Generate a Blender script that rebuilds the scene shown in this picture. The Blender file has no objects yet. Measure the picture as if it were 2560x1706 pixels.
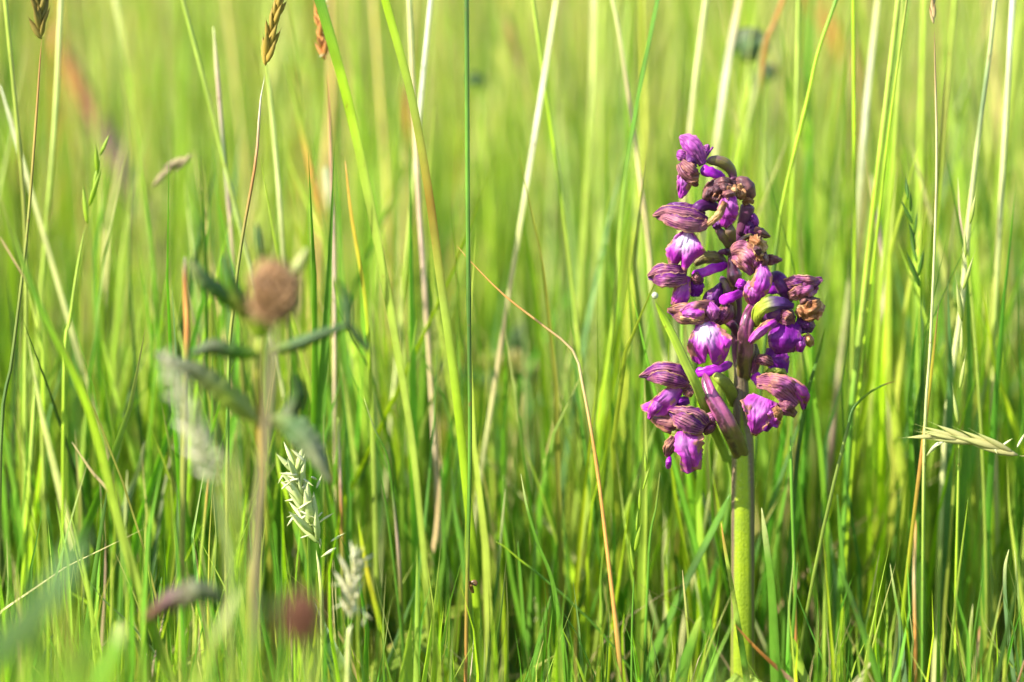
import bpy, math, random
import numpy as np
from mathutils import Vector, Matrix, noise as mnoise

# ------------------------------------------------------------------ camera, light
sc = bpy.context.scene
COL = sc.collection
PITCH = math.radians(10.0)
CAM_H = 0.25
LENS, SENS = 100.0, 36.0
W, H = 2560.0, 1706.0
Y0 = 0.742                                   # distance of the orchid's stem from the camera's foot
cam_d = bpy.data.cameras.new('camera')
cam = bpy.data.objects.new('camera', cam_d)
COL.objects.link(cam)
cam.location = (0, 0, CAM_H)
cam.rotation_euler = (math.pi / 2 - PITCH, 0, 0)
cam_d.lens, cam_d.sensor_width = LENS, SENS
cam_d.clip_start, cam_d.clip_end = 0.02, 400.0
cam_d.dof.use_dof = True
cam_d.dof.focus_distance = 0.745
cam_d.dof.aperture_fstop = 5.0
cam_d.dof.aperture_blades = 9
sc.camera = cam

SUN = Vector((-0.72, -0.42, 0.62)).normalized()
world = bpy.data.worlds.new('World')
sc.world = world
world.use_nodes = True
wn = world.node_tree
bg = wn.nodes['Background']
sky = wn.nodes.new('ShaderNodeTexSky')
sky.sky_type = 'NISHITA'
sky.sun_disc = False
sky.sun_elevation = math.asin(SUN.z)
sky.sun_rotation = math.atan2(SUN.x, SUN.y) % (2 * math.pi)
wn.links.new(sky.outputs[0], bg.inputs[0])
bg.inputs[1].default_value = 0.15
sun_d = bpy.data.lights.new('sun', 'SUN')
sun_d.energy, sun_d.angle, sun_d.color = 5.0, math.radians(0.5), (1.0, 0.955, 0.87)
sun = bpy.data.objects.new('sun', sun_d)
COL.objects.link(sun)
sun.rotation_euler = (-SUN).to_track_quat('-Z', 'Y').to_euler()
sc.view_settings.view_transform = 'Standard'
sc.view_settings.look = 'None'
sc.view_settings.exposure = 1.36
sc.view_settings.gamma = 1.0
sc.view_settings.use_curve_mapping = False
sc.render.engine = 'CYCLES'
sc.cycles.use_denoising = True
sc.cycles.max_bounces = 8
sc.cycles.transmission_bounces = 6
sc.cycles.diffuse_bounces = 4

rnd = random.Random(7)
rng = np.random.default_rng(11)

# ------------------------------------------------------------------ helpers
CP, SP = math.cos(PITCH), math.sin(PITCH)


def Q(px, py, Y=Y0, dz=0.0):
    """The point of the upright plane Y (metres from the camera's foot) seen at a photo pixel, dz mm nearer."""
    a = (px / W - 0.5) * SENS / LENS
    b = (0.5 - py / H) * SENS / LENS * H / W
    y = Y - dz * 0.001
    t = y / (CP + b * SP)
    return Vector((t * a, y, CAM_H + t * (-SP + b * CP)))


def pxm(Y=Y0):
    return (Y / CP) * SENS / LENS / W


def cr(pts, n):
    """n samples of a Catmull-Rom curve through pts (any dimension)."""
    P = np.array(pts, float)
    if len(P) == 2:
        t = np.linspace(0, 1, n)[:, None]
        return P[0] * (1 - t) + P[1] * t
    P = np.vstack([2 * P[0] - P[1], P, 2 * P[-1] - P[-2]])
    seg = np.linalg.norm(np.diff(P[1:-1, :2], axis=0), axis=1) + 1e-9
    cum = np.concatenate([[0], np.cumsum(seg)]) / seg.sum()
    out = []
    for t in np.linspace(0, 1, n):
        i = min(int(np.searchsorted(cum, t, side='right')) - 1, len(seg) - 1)
        u = (t - cum[i]) / (cum[i + 1] - cum[i])
        p0, p1, p2, p3 = P[i], P[i + 1], P[i + 2], P[i + 3]
        out.append(0.5 * (2 * p1 + (p2 - p0) * u + (2 * p0 - 5 * p1 + 4 * p2 - p3) * u * u
                          + (3 * p1 - 3 * p2 + p3 - p0) * u ** 3))
    return np.array(out)


ORIGIN = {}


def link(name, verts, faces, mat, parent=None, uv=None, cols=None, base=None, solid=0.0):
    verts = np.asarray(verts, float)
    root = parent
    while root is not None and root.parent is not None:
        root = root.parent
    org = ORIGIN.get(root.name, Vector((0, 0, 0))) if root is not None else (base or Vector((0, 0, 0)))
    me = bpy.data.meshes.new(name)
    me.from_pydata((verts - np.array(org)).tolist(), [], faces)
    me.polygons.foreach_set('use_smooth', [True] * len(me.polygons))
    if uv is not None:
        ul = me.uv_layers.new(name='UVMap')
        li = np.empty(len(me.loops), np.int32)
        me.loops.foreach_get('vertex_index', li)
        ul.data.foreach_set('uv', np.asarray(uv, np.float32)[li].ravel())
    if cols is not None:
        at = me.attributes.new('Col', 'FLOAT_COLOR', 'POINT')
        c4 = np.ones((len(verts), 4), np.float32)
        c4[:, :3] = cols
        at.data.foreach_set('color', c4.ravel())
    me.materials.append(mat)
    me.update()
    o = bpy.data.objects.new(name, me)
    COL.objects.link(o)
    if parent is not None:
        o.parent = parent
    else:
        o.location = org
    if solid:
        md = o.modifiers.new('thickness', 'SOLIDIFY')
        md.thickness = solid
        md.offset = 0
    return o


def tag(o, label=None, cat=None, group=None, kind=None):
    if label: o['label'] = label
    if cat: o['category'] = cat
    if group: o['group'] = group
    if kind: o['kind'] = kind
    return o


def thing(name, loc, label, cat, group=None):
    o = bpy.data.objects.new(name, None)
    COL.objects.link(o)
    o.empty_display_size = 0.01
    o.location = loc
    ORIGIN[o.name] = Vector(loc)
    return tag(o, label, cat, group, 'thing')


def grid_faces(nu, nv, wrap=False):
    f = []
    m = nv if wrap else nv - 1
    for i in range(nu - 1):
        for j in range(m):
            k = (j + 1) % nv
            f.append((i * nv + j, i * nv + k, (i + 1) * nv + k, (i + 1) * nv + j))
    return f


def tangents(S):
    T = np.gradient(S[:, :2], axis=0)
    T /= (np.linalg.norm(T, axis=1)[:, None] + 1e-9)
    return T


def interp(vals, n):
    v = np.array(vals, float)
    return np.interp(np.linspace(0, 1, n), np.linspace(0, 1, len(v)), v)


SEED = [0]
CUPK = 0.55


def sheet(name, spine, widths, mat, parent, cup=2.0, nu=30, nv=19, ext=None, ruffle=0.0, crumple=0.25,
          Y=Y0, edge=0.0, waves=4.0, base=None, thick=0.0003, teeth=0, fold=0.0, cols=None, flip=False, wrinkle=0.45):
    """A thin curved petal or leaf: spine points (x px, y px, dz mm), half widths in px on either side,
    cup = mm by which the edges fall back, ext = lobes added to the far end, all in the thing's own plane."""
    SEED[0] += 1
    ph = SEED[0] * 7.31
    sp = [(p[0], p[1], p[2] if len(p) > 2 else 0.0) for p in spine]
    n = len(sp)
    wl = [w[0] if isinstance(w, (tuple, list)) else w for w in widths]
    wr = [w[1] if isinstance(w, (tuple, list)) else w for w in widths]
    S = cr(sp, nu)
    seg = np.linalg.norm(np.diff(np.array(sp)[:, :2], axis=0), axis=1) + 1e-9
    cum = np.concatenate([[0], np.cumsum(seg)]) / seg.sum()
    tt = np.linspace(0, 1, nu)

    def wi(w):
        c = cr([(cum[i] * 100, w[i]) for i in range(n)], nu * 2)
        return np.clip(np.interp(tt * 100, c[:, 0], c[:, 1]), 0.5, None)
    WL, WR = wi(wl), wi(wr)
    T = tangents(S)
    N = np.stack([-T[:, 1], T[:, 0]], 1)
    cupv = interp(cup, nu) if isinstance(cup, (list, tuple)) else np.full(nu, cup)
    L = np.linalg.norm(np.diff(S[:, :2], axis=0), axis=1).sum()
    verts, uv, cc = [], [], []
    for i in range(nu):
        u = tt[i]
        for j in range(nv):
            v = 1 - 2 * j / (nv - 1)
            w = (WL[i] if v > 0 else WR[i]) * v
            av = abs(v)
            if edge or wrinkle:
                w *= 1 + max(edge, 0.10) * av * (mnoise.noise(Vector((u * waves * 2.5, v * 1.5, ph))) + 0.6 * mnoise.noise(Vector((u * waves * 6, v * 1.5, ph + 5))))
            if teeth:
                w *= 1 + 0.42 * av * (((u * teeth) % 1.0) - 0.5)
            x, y = S[i, 0] + N[i, 0] * w, S[i, 1] + N[i, 1] * w
            if ext:
                e = np.interp(-v, [-k[0] for k in ext], [k[1] for k in ext]) * u ** 2.2
                x += T[i, 0] * e
                y += T[i, 1] * e
            # domed in the middle, flattening and flaring again towards the rim
            dz = S[i, 2] - CUPK * (0.62 if name == 'lip' else 1.0) * cupv[i] * (1.45 * v * v - 0.75 * v ** 4) - fold * av
            if wrinkle:
                wk = wrinkle * (1.15 if name == 'lip' else 1.0)
                q = mnoise.noise(Vector((u * 2.6, v * 4.2, ph + 3))) + 0.5 * mnoise.noise(Vector((u * 6.5, v * 9.0, ph + 9)))
                dz += wk * (abs(q) - 0.3) * 1.6
            dz += ruffle * av ** 2 * (0.25 + 0.75 * u) * math.sin(u * waves * 2.3 + (1.7 if v > 0 else 0.2) * 2 + ph)
            if ext:
                dz += ruffle * 0.8 * u ** 3 * math.sin(v * waves * 1.6 + ph)
            dz += crumple * mnoise.noise(Vector((x, y, 0)) * (0.045 if crumple < 1 else 0.065) + Vector((0, 0, ph))) * 2
            verts.append(Q(x, y, Y, dz))
            uv.append((u, (1 - v if flip else v + 1) / 2))
    if cols is not None:
        c = np.array([[np.interp(tt[i], np.linspace(0, 1, len(cols)), [k[q] for k in cols]) for q in range(3)] for i in range(nu)])
        cc = np.repeat(c, nv, axis=0)
    return link(name, verts, grid_faces(nu, nv), mat, parent, uv, cc if cols is not None else None, base, solid=thick)


def tube(name, spine, radii, mat, parent, ratio=1.0, nu=26, ns=14, Y=Y0, crumple=0.0, groove=0.0, base=None, cols=None):
    """A solid rounded stem, ovary or spur along spine points (x px, y px, dz mm) with radii in px."""
    SEED[0] += 1
    ph = SEED[0] * 3.77
    if name == 'spur':
        ratio, crumple, groove, ns = 0.6, 0.28, 0.35, 18
    elif name == 'flower' and not crumple:
        crumple = 0.12
    sp = [(p[0], p[1], p[2] if len(p) > 2 else 0.0) for p in spine]
    S = cr(sp, nu)
    seg = np.linalg.norm(np.diff(np.array(sp)[:, :2], axis=0), axis=1) + 1e-9
    cum = np.concatenate([[0], np.cumsum(seg)]) / seg.sum()
    tt = np.linspace(0, 1, nu)
    R = np.interp(tt, cum, radii)
    T = tangents(S)
    N = np.stack([-T[:, 1], T[:, 0]], 1)
    mm = pxm(Y) * 1000
    verts, uv, cc = [], [], []
    for i in range(nu):
        r0 = R[i] * (0.02 if i in (0, nu - 1) else 0.6 if i in (1, nu - 2) else 0.88 if i in (2, nu - 3) else 1)
        for j in range(ns):
            th = 2 * math.pi * j / ns
            r = r0 * (1 + crumple * mnoise.noise(Vector((tt[i] * 6, math.cos(th) * 1.3, math.sin(th) * 1.3 + ph))))
            if groove:
                r *= 1 - groove * (0.5 + 0.5 * math.cos(3 * th + 1.2 * tt[i] + 0.4)) ** 4
            o = r * math.cos(th)
            verts.append(Q(S[i, 0] + N[i, 0] * o, S[i, 1] + N[i, 1] * o, Y, S[i, 2] + r * mm * ratio * math.sin(th)))
            uv.append((tt[i], j / ns))
            if cols is not None:
                cc.append([np.interp(tt[i], np.linspace(0, 1, len(cols)), [k[q] for k in cols]) for q in range(3)])
    return link(name, verts, grid_faces(nu, ns, True), mat, parent, uv, cc if cols is not None else None, base)


# ------------------------------------------------------------------ materials
class NB:
    def __init__(self, name):
        self.m = bpy.data.materials.new(name)
        self.m.use_nodes = True
        self.t = self.m.node_tree
        self.t.nodes.clear()

    def n(self, typ, **kw):
        o = self.t.nodes.new(typ)
        for k, v in kw.items():
            setattr(o, k, v)
        return o

    def l(self, a, b):
        self.t.links.new(a, b)

    def math(self, op, a, b=None, c=None, clamp=False):
        o = self.n('ShaderNodeMath', operation=op, use_clamp=clamp)
        for i, x in enumerate((a, b, c)):
            if x is None: continue
            if isinstance(x, (int, float)): o.inputs[i].default_value = x
            else: self.l(x, o.inputs[i])
        return o.outputs[0]

    def mix(self, f, a, b):
        o = self.n('ShaderNodeMix', data_type='RGBA')
        for i, x in ((0, f), (6, a), (7, b)):
            if isinstance(x, (int, float)): o.inputs[i].default_value = x
            elif isinstance(x, tuple): o.inputs[i].default_value = (*x, 1)
            else: self.l(x, o.inputs[i])
        return o.outputs[2]

    def ramp(self, f, lo, hi):
        o = self.n('ShaderNodeMapRange', interpolation_type='SMOOTHSTEP')
        o.inputs[1].default_value, o.inputs[2].default_value = lo, hi
        self.l(f, o.inputs[0])
        return o.outputs[0]

    def noise(self, vec, scale, detail=3, rough=0.55, w=None):
        o = self.n('ShaderNodeTexNoise')
        o.inputs['Scale'].default_value = scale
        o.inputs['Detail'].default_value = detail
        o.inputs['Roughness'].default_value = rough
        self.l(vec, o.inputs['Vector'])
        return o.outputs[0]

    def leaf_out(self, col, trans=0.35, rough=0.45, spec=0.35, bump=None, bstr=0.3, bdist=0.0002, tcol=None, sheen=0.0):
        p = self.n('ShaderNodeBsdfPrincipled')
        p.inputs['Roughness'].default_value = rough
        p.inputs['Specular IOR Level'].default_value = spec
        if sheen:
            p.inputs['Sheen Weight'].default_value = sheen
        self.l(col, p.inputs['Base Color'])
        if bump is not None:
            b = self.n('ShaderNodeBump')
            b.inputs['Strength'].default_value = bstr
            b.inputs['Distance'].default_value = bdist
            self.l(bump, b.inputs['Height'])
            self.l(b.outputs[0], p.inputs['Normal'])
        out = self.n('ShaderNodeOutputMaterial')
        if trans > 0:
            tr = self.n('ShaderNodeBsdfTranslucent')
            self.l(tcol if tcol is not None else col, tr.inputs[0])
            mx = self.n('ShaderNodeMixShader')
            mx.inputs[0].default_value = trans
            self.l(p.outputs[0], mx.inputs[1])
            self.l(tr.outputs[0], mx.inputs[2])
            self.l(mx.outputs[0], out.inputs[0])
        else:
            self.l(p.outputs[0], out.inputs[0])
        return self.m


def grass_mat(name, trans=0.38, rough=0.42, spec=0.4, vein=True, spots=0.0):
    b = NB(name)
    at = b.n('ShaderNodeAttribute', attribute_name='Col')
    tc = b.n('ShaderNodeTexCoord')
    sep = b.n('ShaderNodeSeparateXYZ')
    b.l(tc.outputs['UV'], sep.inputs[0])
    n1 = b.noise(tc.outputs['Object'], 90, 3)
    k = b.ramp(n1, 0.3, 0.75)
    hs = b.n('ShaderNodeHueSaturation')
    b.l(at.outputs['Color'], hs.inputs['Color'])
    b.l(b.math('MULTIPLY_ADD', k, 0.35, 0.82), hs.inputs['Value'])
    col = hs.outputs[0]
    bump = None
    if vein:
        s = b.math('SINE', b.math('MULTIPLY', sep.outputs[1], 44.0))
        bump = s
        col = b.mix(b.math('MULTIPLY', b.ramp(s, 0.2, 1.0), 0.16), col, (0.02, 0.05, 0.005))
    if spots:
        n2 = b.noise(tc.outputs['Object'], 420, 2)
        col = b.mix(b.math('MULTIPLY', b.ramp(n2, 0.66, 0.74), spots), col, (0.16, 0.07, 0.02))
    # light that passes through a blade comes out yellower
    tw = b.n('ShaderNodeMix', data_type='RGBA', blend_type='MULTIPLY')
    tw.inputs[0].default_value = 1.0
    b.l(col, tw.inputs[6])
    tw.inputs[7].default_value = (1.05, 1.15, 0.5, 1)
    return b.leaf_out(col, trans, rough, spec, bump, 0.25, 0.0001, tcol=tw.outputs[2])


def petal_mat(name, main, alt, stripe=None, stripe_n=6, stripe_amt=0.0, white=0.0, dry=0.0, edge_col=None, edge_amt=0.0,
              side_col=None, side_amt=0.0, end_col=None, end_amt=0.0, trans=0.3, rough=0.42, mixlo=0.38, mixhi=0.66, spec=0.22,
              drycol=(0.42, 0.20, 0.08)):
    b = NB(name)
    tc = b.n('ShaderNodeTexCoord')
    sep = b.n('ShaderNodeSeparateXYZ')
    b.l(tc.outputs['UV'], sep.inputs[0])
    u, v = sep.outputs[0], sep.outputs[1]
    ob = tc.outputs['Object']
    nz = b.noise(ob, 230, 3)
    mp = b.n('ShaderNodeMapping')
    mp.inputs['Scale'].default_value = (2.2, 17, 1)
    b.l(tc.outputs['UV'], mp.inputs[0])
    streak = b.noise(mp.outputs[0], 1.0, 3, 0.6)
    col = b.mix(b.ramp(nz, mixlo, mixhi), main, alt)
    col = b.mix(b.math('MULTIPLY', b.ramp(streak, 0.42, 0.75), 0.4), col, alt)
    if side_col:
        f = b.ramp(b.math('ADD', v, b.math('MULTIPLY_ADD', nz, 0.5, -0.25)), 0.58, 0.92)
        col = b.mix(b.math('MULTIPLY', f, side_amt), col, side_col)
    if end_col:
        f = b.ramp(b.math('ADD', u, b.math('MULTIPLY_ADD', nz, 0.4, -0.2)), 0.35, 0.75)
        col = b.mix(b.math('MULTIPLY', f, end_amt), col, end_col)
    if white:
        du = b.math('ABSOLUTE', b.math('SUBTRACT', u, 0.3))
        dv = b.math('ABSOLUTE', b.math('SUBTRACT', v, 0.56))
        d = b.math('ADD', b.math('MULTIPLY', du, 1.7), b.math('MULTIPLY', dv, 1.5))
        d = b.math('ADD', d, b.math('MULTIPLY_ADD', streak, 0.55, -0.27))
        f = b.ramp(b.math('SUBTRACT', 1.0, d), 0.02, 0.98)
        col = b.mix(b.math('MULTIPLY', f, white), col, (0.88, 0.76, 0.86))
    hgt = streak
    if stripe:
        a = b.math('ADD', b.math('MULTIPLY', v, float(stripe_n)), b.math('MULTIPLY_ADD', nz, 0.7, -0.35))
        tri = b.math('PINGPONG', a, 0.5)
        st = b.ramp(tri, 0.28, 0.42)
        brk = b.ramp(b.noise(ob, 420, 2), 0.34, 0.5)
        col = b.mix(b.math('MULTIPLY', b.math('MULTIPLY', st, brk), stripe_amt), col, stripe)
        hgt = tri
    if edge_col:
        e = b.math('ABSOLUTE', b.math('SUBTRACT', v, 0.5))
        e = b.math('ADD', e, b.math('MULTIPLY_ADD', nz, 0.2, -0.1))
        col = b.mix(b.math('MULTIPLY', b.ramp(e, 0.40, 0.49), edge_amt), col, edge_col)
    if dry:
        e = b.math('MULTIPLY', b.math('ABSOLUTE', b.math('SUBTRACT', v, 0.5)), 0.55)
        e = b.math('ADD', b.math('MAXIMUM', e, b.math('MULTIPLY', b.math('POWER', u, 5.0), 0.27)), b.noise(ob, 330, 3))
        col = b.mix(b.math('MULTIPLY', b.ramp(e, 0.70, 0.82), dry), col, drycol)
    fine = b.noise(ob, 1600, 2)
    h = b.math('ADD', b.math('MULTIPLY', hgt, 1.0), b.math('MULTIPLY', fine, 0.35))
    return b.leaf_out(col, trans, rough, spec, h, 0.45, 0.00025, sheen=0.0)


M = {}
M['grass'] = grass_mat('grass_blade_skin', spots=0.4)
M['field'] = grass_mat('meadow_grass_skin', trans=0.54, vein=False)
M['culm'] = grass_mat('grass_stalk_skin', trans=0.0, rough=0.38, spec=0.5, spots=0.5)
M['dry'] = grass_mat('dry_floret_skin', trans=0.2, rough=0.6, spec=0.25)
M['leaf'] = grass_mat('broad_leaf_skin', trans=0.42, rough=0.5, spec=0.35, spots=0.5)

VIO, MAG, PNK, DPU = (0.30, 0.02, 0.36), (0.50, 0.05, 0.42), (0.62, 0.22, 0.50), (0.075, 0.010, 0.085)
TAN, BRN, OLV = (0.50, 0.30, 0.16), (0.20, 0.09, 0.05), (0.13, 0.11, 0.03)
M['lip'] = petal_mat('orchid_lip_skin', MAG, (0.36, 0.025, 0.38), white=0.85, dry=0.8, edge_col=(0.48, 0.13, 0.35), edge_amt=0.5, trans=0.3)
M['lip_plain'] = petal_mat('orchid_lip_magenta', (0.50, 0.06, 0.44), (0.33, 0.025, 0.34), white=0.16, dry=0.85, edge_col=(0.50, 0.20, 0.20), edge_amt=0.5, trans=0.32)
M['lip_shaded'] = petal_mat('orchid_lip_shaded', (0.12, 0.008, 0.17), (0.20, 0.016, 0.26), dry=0.25, trans=0.25)  # lip purple with the shade of the turned-away lobes painted in
M['hood'] = petal_mat('orchid_hood_striped', (0.36, 0.14, 0.17), (0.24, 0.04, 0.20), (0.03, 0.005, 0.035), 7, 0.95,
                      side_col=(0.12, 0.010, 0.16), side_amt=0.95, dry=0.35, edge_col=(0.50, 0.27, 0.16), edge_amt=0.8, trans=0.3)
M['hood_tan'] = petal_mat('orchid_hood_faded', (0.38, 0.17, 0.13), (0.30, 0.09, 0.17), (0.09, 0.02, 0.04), 6, 0.75,
                          end_col=(0.42, 0.06, 0.42), end_amt=0.5, dry=0.6, trans=0.25)
M['hood_brown'] = petal_mat('orchid_hood_withered', (0.26, 0.11, 0.09), (0.18, 0.045, 0.10), (0.05, 0.014, 0.03), 5, 0.85, dry=0.55, trans=0.15)
M['sepal'] = petal_mat('orchid_sepal_purple', (0.30, 0.045, 0.30), (0.40, 0.12, 0.34), (0.10, 0.01, 0.11), 5, 0.6, trans=0.3, edge_col=(0.45, 0.18, 0.25), edge_amt=0.5)
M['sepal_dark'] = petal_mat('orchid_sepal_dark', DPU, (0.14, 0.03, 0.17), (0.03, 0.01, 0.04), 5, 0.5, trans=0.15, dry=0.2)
M['spur'] = petal_mat('orchid_spur_skin', (0.20, 0.006, 0.27), (0.40, 0.03, 0.42), trans=0.0, rough=0.3, mixlo=0.40, mixhi=0.75, side_col=(0.08, 0.004, 0.12), side_amt=0.8, dry=0.15)  # side_col paints the shade of the spur's underside
M['ovary'] = petal_mat('orchid_ovary_skin', (0.36, 0.08, 0.22), (0.17, 0.035, 0.09), (0.04, 0.012, 0.02), 3, 0.85, trans=0.0, rough=0.30, end_col=(0.12, 0.10, 0.02), end_amt=0.95, dry=0.1, spec=0.6)
M['ovary_olive'] = petal_mat('orchid_ovary_olive', (0.16, 0.13, 0.035), (0.11, 0.03, 0.10), trans=0.0, rough=0.36)
M['ovary_green'] = petal_mat('orchid_ovary_green', (0.26, 0.30, 0.04), (0.18, 0.20, 0.04), trans=0.1, rough=0.36)
M['bract_green'] = petal_mat('orchid_bract_green', (0.42, 0.48, 0.04), (0.30, 0.36, 0.03), end_col=(0.10, 0.02, 0.2), end_amt=0.95, trans=0.3)
M['dead'] = petal_mat('orchid_dead_petal', (0.62, 0.38, 0.18), (0.32, 0.14, 0.06), (0.14, 0.05, 0.02), 5, 0.5, trans=0.3, rough=0.6, mixlo=0.42, mixhi=0.58)
M['dead_dark'] = petal_mat('orchid_dead_bud', (0.07, 0.03, 0.04), (0.22, 0.09, 0.08), (0.05, 0.025, 0.03), 6, 0.6, trans=0.0, rough=0.45)
M['rachis'] = petal_mat('orchid_upper_stem', (0.085, 0.022, 0.065), (0.14, 0.045, 0.08), trans=0.0, rough=0.35)


def stem_mat():
    b = NB('orchid_stem_skin')
    tc = b.n('ShaderNodeTexCoord')
    sep = b.n('ShaderNodeSeparateXYZ')
    b.l(tc.outputs['UV'], sep.inputs[0])
    u, v = sep.outputs[0], sep.outputs[1]
    mp = b.n('ShaderNodeMapping')
    mp.inputs['Scale'].default_value = (6, 26, 1)
    b.l(tc.outputs['UV'], mp.inputs[0])
    st = b.noise(mp.outputs[0], 1.0, 4, 0.65)
    nz = b.noise(tc.outputs['Object'], 120, 4)
    green = b.mix(b.ramp(nz, 0.35, 0.7), (0.25, 0.325, 0.012), (0.18, 0.25, 0.015))
    purple = b.mix(b.ramp(st, 0.4, 0.7), (0.10, 0.045, 0.06), (0.17, 0.12, 0.06))
    # purple flush runs along the ribs, wide near the spike and fading out down the stem
    rib = b.math('ABSOLUTE', b.math('SUBTRACT', b.math('FRACT', b.math('MULTIPLY_ADD', v, 3.0, 0.76)), 0.5))
    rib = b.math('MULTIPLY', rib, 2.0)
    f = b.math('ADD', rib, b.math('MULTIPLY_ADD', st, 0.6, -0.3))
    f = b.math('SUBTRACT', b.math('ADD', f, 0.30), b.math('MULTIPLY', u, 0.75))
    top = b.math('MULTIPLY', b.ramp(b.math('SUBTRACT', 1.0, u), 0.72, 0.92), 0.55)
    f = b.ramp(b.math('ADD', f, top), 0.45, 0.85)
    green = b.mix(b.math('MULTIPLY', b.ramp(st, 0.52, 0.75), 0.45), green, (0.16, 0.19, 0.03))
    col = b.mix(b.math('MULTIPLY', f, 0.9), green, purple)
    spk = b.noise(tc.outputs['Object'], 520, 2)
    col = b.mix(b.math('MULTIPLY', b.ramp(spk, 0.68, 0.75), 0.25), col, (0.10, 0.06, 0.04))
    fine = b.noise(tc.outputs['Object'], 1500, 2)
    return b.leaf_out(col, 0.0, 0.34, 0.45, b.math('ADD', st, fine), 0.6, 0.0003)


M['stem'] = stem_mat()


def ground_mat():
    b = NB('meadow_soil_and_thatch')
    tc = b.n('ShaderNodeTexCoord')
    n1 = b.noise(tc.outputs['Object'], 40, 6, 0.7)
    n2 = b.noise(tc.outputs['Object'], 6, 4, 0.6)
    c = b.mix(b.ramp(n1, 0.35, 0.7), (0.06, 0.10, 0.015), (0.11, 0.17, 0.025))
    c = b.mix(b.math('MULTIPLY', b.ramp(n2, 0.45, 0.7), 0.6), c, (0.13, 0.11, 0.04))
    return b.leaf_out(c, 0.0, 0.9, 0.1, n1, 0.8, 0.01)


# ------------------------------------------------------------------ ground
def ground():
    n = 61
    xs = np.sign(np.linspace(-1, 1, n)) * np.abs(np.linspace(-1, 1, n)) ** 3 * 150
    verts = [(x, y + 2, 0.006 * mnoise.noise(Vector((x * 3, y * 3, 0))) - 0.004) for y in xs for x in xs]
    o = link('ground', verts, grid_faces(n, n), ground_mat())
    tag(o, 'dark soil and thatch under the meadow grass', kind='structure')


ground()

# ------------------------------------------------------------------ palette (surface colours)
C = dict(lime=(.295, .385, .05), green=(.105, .245, .02), dark=(.045, .10, .015), pale=(.50, .51, .20), white=(.60, .60, .42),
         straw=(.58, .45, .22), orange=(.60, .28, .07), brown=(.20, .10, .035), yellow=(.50, .44, .03), pink=(.52, .36, .27),
         blue=(.13, .23, .08), olive=(.22, .23, .04), grey=(.21, .23, .12), rust=(.36, .14, .04), bright=(.30, .45, .015),
         plum=(.20, .10, .10), teal=(.10, .165, .06), mauve=(.22, .17, .09), amber=(.26, .17, .02))


# ------------------------------------------------------------------ meadow (countless blades: stuff)
def sample_cols(names, probs, N, jit=0.22):
    idx = rng.choice(len(names), N, p=np.array(probs) / sum(probs))
    base = np.array([C[n] for n in names])[idx]
    v = np.exp(rng.normal(0, jit, (N, 1)))
    tint = np.exp(rng.normal(0, 0.08, (N, 3)))
    return base * v * tint * np.array((1.24, 1.22, 1.12))


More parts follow.
